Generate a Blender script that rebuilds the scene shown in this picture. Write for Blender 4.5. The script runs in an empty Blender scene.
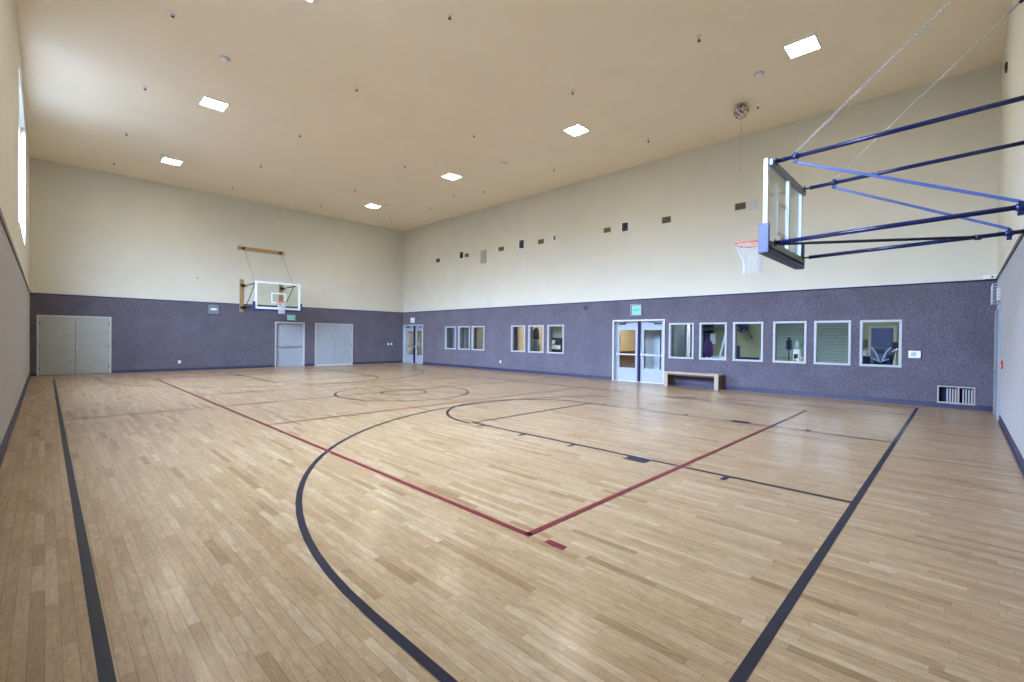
import bpy, bmesh, math, random
from mathutils import Vector, Matrix
random.seed(7)
C = bpy.context.scene.collection
SC = bpy.context.scene

# ------------------------------------------------------------------ camera
def make_camera():
    yaw, pit, rol = (math.radians(a) for a in (45.570, -0.454, 0.583))
    fw = Vector((math.sin(yaw)*math.cos(pit), math.cos(yaw)*math.cos(pit), math.sin(pit)))
    r = Vector((math.cos(yaw), -math.sin(yaw), 0)); u = r.cross(fw)
    r2 = r*math.cos(rol) + u*math.sin(rol); u2 = u*math.cos(rol) - r*math.sin(rol)
    cd = bpy.data.cameras.new('camera'); cd.sensor_width = 36.0; cd.lens = 36.0*457.58/1024
    cd.clip_start = 0.02; cd.clip_end = 200
    co = bpy.data.objects.new('camera', cd); C.objects.link(co)
    m = Matrix((r2, u2, -fw)).transposed().to_4x4(); m.translation = Vector((0, 0, 1.5))
    co.matrix_world = m
    SC.camera = co
make_camera()

# ------------------------------------------------------------------ light and exposure
SC.view_settings.view_transform = 'Standard'
SC.view_settings.look = 'None'
SC.view_settings.gamma = 1.0
SC.view_settings.use_curve_mapping = False
SC.view_settings.exposure = 1.15
SKY = 28.0            # bright overcast daylight
LAMP = 36.0           # ceiling panels
wd = bpy.data.worlds.new('world'); SC.world = wd; wd.use_nodes = True
bgn = wd.node_tree.nodes['Background']
def world_nodes():
    # bright overcast sky above the horizon, darker ground below it
    nt = wd.node_tree; tc = nt.nodes.new('ShaderNodeTexCoord'); sp = nt.nodes.new('ShaderNodeSeparateXYZ')
    nt.links.new(tc.outputs['Generated'], sp.inputs[0])
    rp = nt.nodes.new('ShaderNodeValToRGB'); mr = nt.nodes.new('ShaderNodeMapRange')
    mr.inputs[1].default_value = -0.10; mr.inputs[2].default_value = 0.50
    nt.links.new(sp.outputs[2], mr.inputs[0]); nt.links.new(mr.outputs[0], rp.inputs[0])
    while len(rp.color_ramp.elements) < 4: rp.color_ramp.elements.new(0.5)
    for e, (p, c) in zip(rp.color_ramp.elements, ((0.08, GROUND), (0.19, HORIZON), (0.55, SKYC), (1.0, ZENITH))): e.position = p; e.color = c
    nt.links.new(rp.outputs[0], bgn.inputs[0])
GROUND = (0.033, 0.041, 0.053, 1); HORIZON = (0.050, 0.066, 0.090, 1); SKYC = (0.66, 0.90, 1.32, 1); ZENITH = (1.0, 1.32, 1.9, 1)
world_nodes(); bgn.inputs[1].default_value = SKY

# room planes (metres)
XL, XW, YN, YF = -0.375, 14.345, -0.548, 22.81
ZT, ZC = 2.865, 7.496          # top of the dado, ceiling
WIN_L = [(3.50, 7.80), (13.4, 17.6)]; WZ0, WZ1 = 3.70, 6.85
for a, b in WIN_L:             # daylight portals in the clerestory openings
    ld = bpy.data.lights.new('daylight_portal', 'AREA'); ld.shape = 'RECTANGLE'
    ld.size = WZ1-WZ0; ld.size_y = b-a; ld.cycles.is_portal = True
    lo = bpy.data.objects.new('daylight_portal', ld); C.objects.link(lo)
    lo.location = (XL-0.24, (a+b)/2, (WZ0+WZ1)/2); lo.rotation_euler = (0, -math.pi/2, 0)

# ------------------------------------------------------------------ materials
def sl(c):
    return tuple(((v/255)/12.92 if v/255 <= 0.04045 else ((v/255+0.055)/1.055)**2.4) for v in c)
def base_mat(name):
    m = bpy.data.materials.new(name); m.use_nodes = True
    nt = m.node_tree; return m, nt, nt.nodes['Principled BSDF']
def N(nt, t, **kw):
    n = nt.nodes.new(t)
    for k, v in kw.items(): setattr(n, k, v)
    return n
def mth(nt, op, a, b=None, c=None):
    n = N(nt, 'ShaderNodeMath', operation=op)
    for i, v in enumerate((a, b, c)):
        if v is None: continue
        if isinstance(v, (int, float)): n.inputs[i].default_value = v
        else: nt.links.new(v, n.inputs[i])
    return n.outputs[0]
def plain(name, col, rough=0.5, metal=0.0, var=0.06, scale=9.0, bump=0.0, spec=0.5):
    """solid colour with a little procedural variation"""
    m, nt, b = base_mat(name)
    tc = N(nt, 'ShaderNodeTexCoord'); nz = N(nt, 'ShaderNodeTexNoise')
    nz.inputs['Scale'].default_value = scale; nz.inputs['Detail'].default_value = 4
    nt.links.new(tc.outputs['Object'], nz.inputs['Vector'])
    rp = N(nt, 'ShaderNodeValToRGB')
    rp.color_ramp.elements[0].position = 0.3; rp.color_ramp.elements[1].position = 0.7
    rp.color_ramp.elements[0].color = tuple(c*(1-var) for c in col)+(1,)
    rp.color_ramp.elements[1].color = tuple(min(1, c*(1+var)) for c in col)+(1,)
    nt.links.new(nz.outputs[0], rp.inputs[0]); nt.links.new(rp.outputs[0], b.inputs['Base Color'])
    b.inputs['Roughness'].default_value = rough; b.inputs['Metallic'].default_value = metal
    b.inputs['Specular IOR Level'].default_value = spec
    if bump:
        bn = N(nt, 'ShaderNodeBump'); bn.inputs['Strength'].default_value = bump; bn.inputs['Distance'].default_value = 0.004
        nt.links.new(nz.outputs[0], bn.inputs['Height']); nt.links.new(bn.outputs[0], b.inputs['Normal'])
    return m
def emis(name, col, strength):
    m, nt, b = base_mat(name)
    b.inputs['Base Color'].default_value = tuple(c*0.5 for c in col)+(1,)
    b.inputs['Emission Color'].default_value = col+(1,); b.inputs['Emission Strength'].default_value = strength
    return m
def thin_glass(name, tint=(0.93, 0.97, 0.95), refl=0.08):
    m, nt, b = base_mat(name); nt.nodes.remove(b)
    out = nt.nodes['Material Output']
    tr = N(nt, 'ShaderNodeBsdfTransparent'); tr.inputs[0].default_value = tint+(1,)
    gl = N(nt, 'ShaderNodeBsdfGlossy'); gl.inputs['Roughness'].default_value = 0.03
    fr = N(nt, 'ShaderNodeFresnel'); fr.inputs[0].default_value = 1.45
    k = mth(nt, 'MULTIPLY', fr.outputs[0], refl/0.04*0.5)
    k = mth(nt, 'MINIMUM', k, 0.8)
    mx = N(nt, 'ShaderNodeMixShader'); nt.links.new(k, mx.inputs[0])
    nt.links.new(tr.outputs[0], mx.inputs[1]); nt.links.new(gl.outputs[0], mx.inputs[2])
    nt.links.new(mx.outputs[0], out.inputs[0])
    return m

def floor_material():
    m, nt, b = base_mat('maple_floor')
    tc = N(nt, 'ShaderNodeTexCoord'); sp = N(nt, 'ShaderNodeSeparateXYZ')
    nt.links.new(tc.outputs['Object'], sp.inputs[0])
    X, Y = sp.outputs[0], sp.outputs[1]
    pw = 0.0572
    rx = mth(nt, 'DIVIDE', X, pw); row = mth(nt, 'FLOOR', rx); fx = mth(nt, 'FRACT', rx)
    w1 = N(nt, 'ShaderNodeTexWhiteNoise', noise_dimensions='1D'); nt.links.new(row, w1.inputs['W'])
    off = mth(nt, 'MULTIPLY', w1.outputs['Value'], 7.3)
    ln = mth(nt, 'MULTIPLY_ADD', w1.outputs['Value'], 0.25, 0.50)
    ry = mth(nt, 'ADD', mth(nt, 'DIVIDE', Y, ln), off)
    # wobble so that lengths differ inside a row
    wob = mth(nt, 'MULTIPLY', mth(nt, 'SINE', mth(nt, 'MULTIPLY', ry, 2.1)), 0.22)
    ry = mth(nt, 'ADD', ry, wob)
    col = mth(nt, 'FLOOR', ry); fy = mth(nt, 'FRACT', ry)
    cv = N(nt, 'ShaderNodeCombineXYZ'); nt.links.new(row, cv.inputs[0]); nt.links.new(col, cv.inputs[1])
    w2 = N(nt, 'ShaderNodeTexWhiteNoise', noise_dimensions='2D'); nt.links.new(cv.outputs[0], w2.inputs['Vector'])
    rp = N(nt, 'ShaderNodeValToRGB'); cr = rp.color_ramp
    cols = [(0.0, (148, 115, 75)), (0.08, (168, 135, 96)), (0.40, (176, 146, 107)), (0.85, (182, 153, 116)), (1.0, (190, 165, 130))]
    while len(cr.elements) < len(cols): cr.elements.new(0.5)
    for e, (p, c) in zip(cr.elements, cols): e.position = p; e.color = sl(c)+(1,)
    nt.links.new(w2.outputs['Value'], rp.inputs[0])
    # grain
    mp = N(nt, 'ShaderNodeMapping'); mp.inputs['Scale'].default_value = (26, 2.2, 1)
    ad = N(nt, 'ShaderNodeVectorMath', operation='ADD'); nt.links.new(tc.outputs['Object'], ad.inputs[0]); 
    sc = N(nt, 'ShaderNodeVectorMath', operation='SCALE'); nt.links.new(w2.outputs['Color'], sc.inputs[0]); sc.inputs['Scale'].default_value = 9
    nt.links.new(sc.outputs[0], ad.inputs[1]); nt.links.new(ad.outputs[0], mp.inputs[0])
    g = N(nt, 'ShaderNodeTexNoise'); g.inputs['Scale'].default_value = 2.5; g.inputs['Detail'].default_value = 6; g.inputs['Distortion'].default_value = 1.2
    nt.links.new(mp.outputs[0], g.inputs['Vector'])
    gr = N(nt, 'ShaderNodeMapRange'); gr.inputs[1].default_value = 0.3; gr.inputs[2].default_value = 0.75
    gr.inputs[3].default_value = 0.78; gr.inputs[4].default_value = 1.14
    nt.links.new(g.outputs[0], gr.inputs[0])
    # occasional dark mineral streaks
    g2 = N(nt, 'ShaderNodeTexNoise'); g2.inputs['Scale'].default_value = 1.1; g2.inputs['Detail'].default_value = 3
    mp2 = N(nt, 'ShaderNodeMapping'); mp2.inputs['Scale'].default_value = (14, 3.5, 1); nt.links.new(ad.outputs[0], mp2.inputs[0]); nt.links.new(mp2.outputs[0], g2.inputs['Vector'])
    st = N(nt, 'ShaderNodeMapRange'); st.inputs[1].default_value = 0.66; st.inputs[2].default_value = 0.80
    st.inputs[3].default_value = 1.0; st.inputs[4].default_value = 0.70; nt.links.new(g2.outputs[0], st.inputs[0])
    # seams
    ex = mth(nt, 'MINIMUM', fx, mth(nt, 'SUBTRACT', 1.0, fx)); ex = mth(nt, 'MULTIPLY', ex, pw)
    ey = mth(nt, 'MINIMUM', fy, mth(nt, 'SUBTRACT', 1.0, fy)); ey = mth(nt, 'MULTIPLY', ey, ln)
    e = mth(nt, 'MINIMUM', ex, ey)
    sm = N(nt, 'ShaderNodeMapRange'); sm.inputs[1].default_value = 0.0004; sm.inputs[2].default_value = 0.0018
    sm.inputs[3].default_value = 0.38; sm.inputs[4].default_value = 1.0; nt.links.new(e, sm.inputs[0])
    # blotchy figure and short flecks inside the boards
    g5 = N(nt, 'ShaderNodeTexNoise'); g5.inputs['Scale'].default_value = 5.0; g5.inputs['Detail'].default_value = 8; g5.inputs['Roughness'].default_value = 0.72; g5.inputs['Distortion'].default_value = 2.0
    mp5 = N(nt, 'ShaderNodeMapping'); mp5.inputs['Scale'].default_value = (3.2, 1.0, 1); nt.links.new(ad.outputs[0], mp5.inputs[0]); nt.links.new(mp5.outputs[0], g5.inputs['Vector'])
    bl = N(nt, 'ShaderNodeMapRange'); bl.inputs[1].default_value = 0.28; bl.inputs[2].default_value = 0.62
    bl.inputs[3].default_value = 0.76; bl.inputs[4].default_value = 1.07; nt.links.new(g5.outputs[0], bl.inputs[0])
    k = mth(nt, 'MULTIPLY', mth(nt, 'MULTIPLY', gr.outputs[0], sm.outputs[0]), mth(nt, 'MULTIPLY', st.outputs[0], bl.outputs[0]))
    v = N(nt, 'ShaderNodeVectorMath', operation='SCALE'); nt.links.new(rp.outputs[0], v.inputs[0]); nt.links.new(k, v.inputs['Scale'])
    nt.links.new(v.outputs[0], b.inputs['Base Color'])
    # varnish: soft large scale roughness change
    n3 = N(nt, 'ShaderNodeTexNoise'); n3.inputs['Scale'].default_value = 1.3; n3.inputs['Detail'].default_value = 5
    nt.links.new(tc.outputs['Object'], n3.inputs['Vector'])
    r = N(nt, 'ShaderNodeMapRange'); r.inputs[3].default_value = 0.36; r.inputs[4].default_value = 0.50
    nt.links.new(n3.outputs[0], r.inputs[0]); nt.links.new(r.outputs[0], b.inputs['Roughness'])
    b.inputs['Specular IOR Level'].default_value = 0.40
    b.inputs['Coat Weight'].default_value = 0.45; b.inputs['Coat Roughness'].default_value = 0.20
    n4 = N(nt, 'ShaderNodeTexNoise'); n4.inputs['Scale'].default_value = 5.0; nt.links.new(tc.outputs['Object'], n4.inputs['Vector'])
    hh = mth(nt, 'ADD', mth(nt, 'MULTIPLY', sm.outputs[0], 0.25), n4.outputs[0])
    bn = N(nt, 'ShaderNodeBump'); bn.inputs['Strength'].default_value = 0.12; bn.inputs['Distance'].default_value = 0.004
    nt.links.new(hh, bn.inputs['Height']); nt.links.new(bn.outputs[0], b.inputs['Normal'])
    return m

def dado_material():
    """woven acoustic wall fabric: mottled grey-violet with panel seams"""
    m, nt, b = base_mat('dado_fabric')
    tc = N(nt, 'ShaderNodeTexCoord')
    mp = N(nt, 'ShaderNodeMapping'); mp.inputs['Scale'].default_value = (1, 1, 0.45)
    nt.links.new(tc.outputs['Object'], mp.inputs[0])
    n1 = N(nt, 'ShaderNodeTexNoise'); n1.inputs['Scale'].default_value = 62; n1.inputs['Detail'].default_value = 6; n1.inputs['Roughness'].default_value = 0.75
    nt.links.new(mp.outputs[0], n1.inputs['Vector'])
    n2 = N(nt, 'ShaderNodeTexNoise'); n2.inputs['Scale'].default_value = 1.4; n2.inputs['Detail'].default_value = 4
    nt.links.new(tc.outputs['Object'], n2.inputs['Vector'])
    rp = N(nt, 'ShaderNodeValToRGB'); rp.color_ramp.elements[0].position = 0.36; rp.color_ramp.elements[1].position = 0.66
    rp.color_ramp.elements[0].color = (0.066, 0.060, 0.081, 1); rp.color_ramp.elements[1].color = (0.176, 0.160, 0.208, 1)
    nt.links.new(n1.outputs[0], rp.inputs[0])
    k = N(nt, 'ShaderNodeMapRange'); k.inputs[1].default_value = 0.3; k.inputs[2].default_value = 0.7; k.inputs[3].default_value = 0.86; k.inputs[4].default_value = 1.12
    nt.links.new(n2.outputs[0], k.inputs[0])
    sp = N(nt, 'ShaderNodeSeparateXYZ'); nt.links.new(tc.outputs['Object'], sp.inputs[0])
    s = mth(nt, 'ADD', sp.outputs[0], sp.outputs[1])
    f = mth(nt, 'FRACT', mth(nt, 'DIVIDE', s, 1.22)); f = mth(nt, 'MULTIPLY', mth(nt, 'MINIMUM', f, mth(nt, 'SUBTRACT', 1.0, f)), 1.22)
    sm = N(nt, 'ShaderNodeMapRange'); sm.inputs[1].default_value = 0.001; sm.inputs[2].default_value = 0.006; sm.inputs[3].default_value = 0.80; sm.inputs[4].default_value = 1.0
    nt.links.new(f, sm.inputs[0])
    v = N(nt, 'ShaderNodeVectorMath', operation='SCALE'); nt.links.new(rp.outputs[0], v.inputs[0])
    nt.links.new(mth(nt, 'MULTIPLY', k.outputs[0], sm.outputs[0]), v.inputs['Scale'])
    nt.links.new(v.outputs[0], b.inputs['Base Color'])
    b.inputs['Roughness'].default_value = 0.9; b.inputs['Specular IOR Level'].default_value = 0.25
    b.inputs['Sheen Weight'].default_value = 0.7; b.inputs['Sheen Roughness'].default_value = 0.45
    bn = N(nt, 'ShaderNodeBump'); bn.inputs['Strength'].default_value = 0.5; bn.inputs['Distance'].default_value = 0.006
    nt.links.new(n1.outputs[0], bn.inputs['Height']); nt.links.new(bn.outputs[0], b.inputs['Normal'])
    return m

def wood_mat(name, c0, c1, axis=2, rough=0.45):
    m, nt, b = base_mat(name)
    tc = N(nt, 'ShaderNodeTexCoord'); mp = N(nt, 'ShaderNodeMapping')
    s = [30, 30, 30]; s[axis] = 2.5; mp.inputs['Scale'].default_value = s
    nt.links.new(tc.outputs['Object'], mp.inputs[0])
    n = N(nt, 'ShaderNodeTexNoise'); n.inputs['Scale'].default_value = 1.6; n.inputs['Detail'].default_value = 5; n.inputs['Distortion'].default_value = 0.8
    nt.links.new(mp.outputs[0], n.inputs['Vector'])
    rp = N(nt, 'ShaderNodeValToRGB'); rp.color_ramp.elements[0].position = 0.3; rp.color_ramp.elements[1].position = 0.7
    rp.color_ramp.elements[0].color = c0+(1,); rp.color_ramp.elements[1].color = c1+(1,)
    nt.links.new(n.outputs[0], rp.inputs[0]); nt.links.new(rp.outputs[0], b.inputs['Base Color'])
    b.inputs['Roughness'].default_value = rough
    return m

M = {}
M['floor'] = floor_material()
M['dado'] = dado_material()
M['wall'] = plain('cream_wall_paint', (0.64, 0.615, 0.51), 0.75, var=0.025, scale=1.2, bump=0.06)
M['ceil'] = plain('tan_ceiling_paint', (0.88, 0.78, 0.61), 0.8, var=0.02, scale=0.8, bump=0.05)
M['trimw'] = plain('off_white_trim', (0.62, 0.61, 0.58), 0.5, var=0.03)
M['gap'] = plain('painted_reveal_shade', (0.03, 0.025, 0.035), 0.8)  # near-black colour stands in for the shadow under the cap rail
M['base'] = plain('navy_rubber_base', (0.036, 0.037, 0.088), 0.45, var=0.2, scale=5)
M['black'] = plain('black_line_paint', (0.013, 0.015, 0.030), 0.38, var=0.15, scale=4, spec=0.22)
M['red'] = plain('red_line_paint', (0.17, 0.016, 0.026), 0.38, var=0.1, scale=4, spec=0.22)
M['navy'] = plain('navy_pole_paint', (0.008, 0.016, 0.080), 0.24, 0.25, var=0.1)
M['blue'] = plain('blue_brace_paint', (0.048, 0.080, 0.25), 0.35, 0.1, var=0.08)
M['blk'] = plain('black_metal', (0.015, 0.015, 0.022), 0.35, 0.3)
M['pad'] = plain('navy_board_padding', (0.022, 0.034, 0.115), 0.42, var=0.1)
M['alu'] = plain('pale_board_frame', (0.47, 0.49, 0.53), 0.35, 0.15, var=0.04)
M['boardback'] = plain('grey_steel_channel', (0.24, 0.26, 0.27), 0.45, 0.3, var=0.12)
M['white'] = plain('white_paint', (0.82, 0.83, 0.82), 0.4, var=0.03)
M['wframe'] = plain('window_frame_paint', (0.44, 0.455, 0.48), 0.4, var=0.03)
M['net'] = plain('white_net_cord', (0.55, 0.56, 0.58), 0.7, var=0.03)
M['rim'] = plain('red_orange_rim', (0.72, 0.10, 0.08), 0.4)
M['chain'] = plain('zinc_chain', (0.50, 0.50, 0.50), 0.35, 0.6)
M['timber'] = wood_mat('oak_timber', (0.30, 0.17, 0.065), (0.47, 0.29, 0.12))
M['timberx'] = wood_mat('oak_timber_across', (0.30, 0.17, 0.065), (0.47, 0.29, 0.12), 0)
M['bench'] = wood_mat('light_bench_wood', (0.34, 0.27, 0.20), (0.46, 0.39, 0.31), 1)
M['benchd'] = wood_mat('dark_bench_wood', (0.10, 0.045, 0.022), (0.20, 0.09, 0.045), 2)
M['gdoor'] = plain('grey_green_door_paint', (0.40, 0.42, 0.39), 0.45, var=0.05, scale=3)
M['ldoor'] = plain('pale_blue_grey_door_paint', (0.35, 0.39, 0.44), 0.4, var=0.04, scale=3)
M['frame'] = plain('door_frame_paint', (0.50, 0.51, 0.53), 0.4, var=0.04)
M['gframe'] = plain('grey_door_frame_paint', (0.56, 0.58, 0.56), 0.42, var=0.04)
M['steel'] = plain('brushed_steel', (0.55, 0.56, 0.58), 0.3, 0.8)
M['dark'] = plain('dark_plastic', (0.02, 0.02, 0.025), 0.5)
M['vent'] = plain('brown_vent', (0.16, 0.125, 0.075), 0.55, var=0.1)
M['ventd'] = plain('vent_slot', (0.03, 0.026, 0.02), 0.7)
M['vgrey'] = plain('grey_grille', (0.40, 0.38, 0.32), 0.55)
M['plate'] = plain('pale_plate', (0.55, 0.57, 0.62), 0.5)
M['green'] = emis('exit_green', (0.02, 0.40, 0.26), 0.25)
M['signlit'] = emis('exit_sign_face', (0.22, 0.62, 0.56), 0.26)
M['ledpanel'] = emis('ceiling_panel', (1.0, 0.93, 0.82), LAMP)
M['roomlamp'] = emis('added_room_light', (0.80, 0.90, 1.0), 30.0)  # glow of the unseen panels added to brighten the rooms behind
M['room_fill_warm'] = emis('added_warm_room_light', (1.0, 0.92, 0.78), 52.0)
M['glass'] = thin_glass('window_glass', (0.90, 0.94, 0.95), 0.07)
M['cleargl'] = thin_glass('clerestory_glass', (0.97, 0.98, 0.99), 0.03)
M['bglass'] = thin_glass('backboard_glass', (0.95, 0.975, 0.955), 0.03)
M['beige'] = plain('beige_room_wall', (0.50, 0.40, 0.24), 0.8)
M['olive'] = plain('olive_room_wall', (0.30, 0.32, 0.20), 0.8)
M['bluegrey'] = plain('blue_grey_room_wall', (0.17, 0.23, 0.27), 0.8)
M['slat'] = plain('blind_slat', (0.34, 0.42, 0.43), 0.5)
M['bluedoor'] = plain('slate_blue_panel', (0.07, 0.10, 0.22), 0.4)
M['mach'] = plain('navy_machine', (0.010, 0.011, 0.065), 0.5, spec=0.3)
M['purple'] = plain('purple_bag', (0.10, 0.02, 0.16), 0.6)
M['carpet'] = plain('dark_carpet', (0.10, 0.09, 0.10), 0.95, var=0.3, scale=40)
M['brownpanel'] = wood_mat('brown_panel', (0.10, 0.05, 0.03), (0.17, 0.09, 0.055))
M['curtain'] = plain('grey_green_curtain', (0.15, 0.19, 0.18), 0.9)
M['lcurtain'] = plain('white_curtain', (0.75, 0.77, 0.80), 0.9)
M['redp'] = plain('red_plastic', (0.55, 0.03, 0.03), 0.4)
M['dado_dark'] = plain('dado_round_patch', (0.085, 0.078, 0.115), 0.9, var=0.2, scale=30)
M['sill'] = plain('taupe_vent_frame', (0.42, 0.36, 0.34), 0.5)

# ------------------------------------------------------------------ mesh helpers
class MB:
    """collects geometry for ONE mesh object; all coordinates in world space"""
    def __init__(s): s.bm = bmesh.new()
    def box(s, x0, x1, y0, y1, z0, z1, bev=0.0, rot=None):
        r = bmesh.ops.create_cube(s.bm, size=1.0); vs = r['verts']
        c = Vector(((x0+x1)/2, (y0+y1)/2, (z0+z1)/2)); d = (abs(x1-x0), abs(y1-y0), abs(z1-z0))
        for v in vs: v.co = Vector((v.co.x*d[0], v.co.y*d[1], v.co.z*d[2]))
        if bev:
            es = list({e for v in vs for e in v.link_edges})
            rb = bmesh.ops.bevel(s.bm, geom=es, offset=min(bev, min(d)*0.45), segments=2, affect='EDGES', profile=0.6)
            vs = list({v for f in rb['faces'] for v in f.verts} | {v for v in vs if v.is_valid})
        for v in vs:
            if rot is not None: v.co = rot @ v.co
            v.co += c
        return s
    def tube(s, pts, r, n=10, cap=True, flat=None):
        pts = [Vector(p) for p in pts]; rings = []
        for i, p in enumerate(pts):
            if i == 0: t = pts[1]-p
            elif i == len(pts)-1: t = p-pts[i-1]
            else: t = (pts[i+1]-p).normalized()+(p-pts[i-1]).normalized()
            t.normalize(); up = Vector((0, 0, 1)) if abs(t.z) < 0.95 else Vector((1, 0, 0))
            a = t.cross(up).normalized(); b = a.cross(t).normalized()
            rr = r[i] if isinstance(r, (list, tuple)) else r
            ra, rb_ = (rr, rr) if flat is None else (rr*flat[0], rr*flat[1])
            rings.append([s.bm.verts.new(p+a*math.cos(k*2*math.pi/n)*ra+b*math.sin(k*2*math.pi/n)*rb_) for k in range(n)])
        for q, w in zip(rings, rings[1:]):
            for k in range(n):
                f = s.bm.faces.new((q[k], q[(k+1) % n], w[(k+1) % n], w[k])); f.smooth = True
        if cap:
            s.bm.faces.new(rings[0][::-1]); s.bm.faces.new(rings[-1])
        return s
    def bar(s, a, b, w, h, bev=0.0):
        a, b = Vector(a), Vector(b); t = b-a; L = t.length; t.normalize()
        up = Vector((0, 0, 1)) if abs(t.z) < 0.97 else Vector((1, 0, 0))
        sx = t.cross(up).normalized(); uz = sx.cross(t)
        R = Matrix((t, sx, uz)).transposed(); c = (a+b)/2
        r = MB(); r.box(-L/2, L/2, -w/2, w/2, -h/2, h/2, bev)
        vm = {}
        for v in r.bm.verts: vm[v] = s.bm.verts.new(R @ v.co + c)
        for f in r.bm.faces: s.bm.faces.new([vm[v] for v in f.verts])
        r.bm.free(); return s
    def lathe(s, prof, c=(0, 0, 0), n=20, axis='z'):
        c = Vector(c); rings = []
        for (r, h) in prof:
            ring = []
            for k in range(n):
                a = 2*math.pi*k/n; p = (r*math.cos(a), r*math.sin(a), h)
                if axis == 'x': p = (h, p[0], p[1])
                if axis == 'y': p = (p[0], h, p[1])
                ring.append(s.bm.verts.new(c+Vector(p)))
            rings.append(ring)
        for q, w in zip(rings, rings[1:]):
            for k in range(n):
                f = s.bm.faces.new((q[k], q[(k+1) % n], w[(k+1) % n], w[k])); f.smooth = True
        if prof[0][0] > 1e-5: s.bm.faces.new(rings[0][::-1])
        if prof[-1][0] > 1e-5: s.bm.faces.new(rings[-1])
        return s
    def torus(s, c, R, r, n=36, m=8, R2=None, frame=None):
        c = Vector(c); ax, ay = frame if frame else (Vector((1, 0, 0)), Vector((0, 1, 0)))
        R2 = R2 or R; az = ax.cross(ay); rings = []
        for i in range(n):
            a = 2*math.pi*i/n; o = ax*math.cos(a)*R+ay*math.sin(a)*R2; d = (ax*math.cos(a)+ay*math.sin(a))
            rings.append([s.bm.verts.new(c+o+d*math.cos(2*math.pi*k/m)*r+az*math.sin(2*math.pi*k/m)*r) for k in range(m)])
        for i in range(n):
            q, w = rings[i], rings[(i+1) % n]
            for k in range(m):
                f = s.bm.faces.new((q[k], q[(k+1) % m], w[(k+1) % m], w[k])); f.smooth = True
        return s
    def face(s, pts):
        s.bm.faces.new([s.bm.verts.new(Vector(p)) for p in pts]); return s
    def prism(s, poly, z0, z1):
        a = [s.bm.verts.new(Vector((x, y, z0))) for x, y in poly]; b = [s.bm.verts.new(Vector((x, y, z1))) for x, y in poly]
        n = len(poly); s.bm.faces.new(a[::-1]); s.bm.faces.new(b)
        for i in range(n): s.bm.faces.new((a[i], a[(i+1) % n], b[(i+1) % n], b[i]))
        return s
    def build(s, name, mat, parent=None):
        bmesh.ops.recalc_face_normals(s.bm, faces=s.bm.faces)
        me = bpy.data.meshes.new(name); s.bm.to_mesh(me); s.bm.free()
        me.materials.append(M[mat] if isinstance(mat, str) else mat)
        o = bpy.data.objects.new(name, me); C.objects.link(o)
        if parent is not None:
            me.transform(pw_inv(parent)); o.parent = parent
        return o
def pw_inv(p):
    v = Vector((0, 0, 0))           # parents are only ever translated
    while p is not None: v += p.location; p = p.parent
    return Matrix.Translation(-v)
def tag(o, label=None, cat=None, group=None, kind=None):
    if label: o['label'] = label
    if cat: o['category'] = cat
    if group: o['group'] = group
    if kind: o['kind'] = kind
    return o
def thing(name, loc, label=None, cat=None, group=None, kind=None):
    o = bpy.data.objects.new(name, None); C.objects.link(o); o.location = loc
    o.empty_display_size = 0.1
    return tag(o, label, cat, group, kind)
def S(o, label=None, cat=None): return tag(o, label, cat, None, 'structure')

def wall_mesh(axis, front, back, u0, u1, z0, z1, holes):
    """slab wall with rectangular holes; axis 'x' = plane of constant x, u runs along y"""
    us = sorted({u0, u1, *[h[0] for h in holes], *[h[1] for h in holes]}); us = [u for u in us if u0 <= u <= u1]
    zs = sorted({z0, z1, *[h[2] for h in holes], *[h[3] for h in holes]}); zs = [z for z in zs if z0 <= z <= z1]
    def solid(i, j):
        if i < 0 or j < 0 or i >= len(us)-1 or j >= len(zs)-1: return False
        cu, cz = (us[i]+us[i+1])/2, (zs[j]+zs[j+1])/2
        return not any(h[0] < cu < h[1] and h[2] < cz < h[3] for h in holes)
    b = MB(); P = (lambda d, u, z: (d, u, z)) if axis == 'x' else (lambda d, u, z: (u, d, z))
    for i in range(len(us)-1):
        for j in range(len(zs)-1):
            if not solid(i, j): continue
            a, c, e, f = us[i], us[i+1], zs[j], zs[j+1]
            for d in (front, back): b.face([P(d, a, e), P(d, c, e), P(d, c, f), P(d, a, f)])
            if not solid(i-1, j): b.face([P(front, a, e), P(back, a, e), P(back, a, f), P(front, a, f)])
            if not solid(i+1, j): b.face([P(front, c, e), P(back, c, e), P(back, c, f), P(front, c, f)])
            if not solid(i, j-1): b.face([P(front, a, e), P(back, a, e), P(back, c, e), P(front, c, e)])
            if not solid(i, j+1): b.face([P(front, a, f), P(back, a, f), P(back, c, f), P(front, c, f)])
    bmesh.ops.remove_doubles(b.bm, verts=b.bm.verts, dist=1e-5)
    return b

# ------------------------------------------------------------------ setting: floor, walls, ceiling
WT = 0.20    # wall thickness
S(MB().box(XL-WT, XW+WT, YN-WT, YF+WT, -0.12, 0.0).build('floor', 'floor'), 'glossy maple strip gym floor with painted court lines', 'floor')
FLOOR = bpy.data.objects['floor']
S(MB().box(XL-WT, XW+WT, YN-WT, YF+WT, ZC, ZC+0.15).build('ceiling', 'ceil'), 'flat tan painted gym ceiling', 'ceiling')

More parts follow.
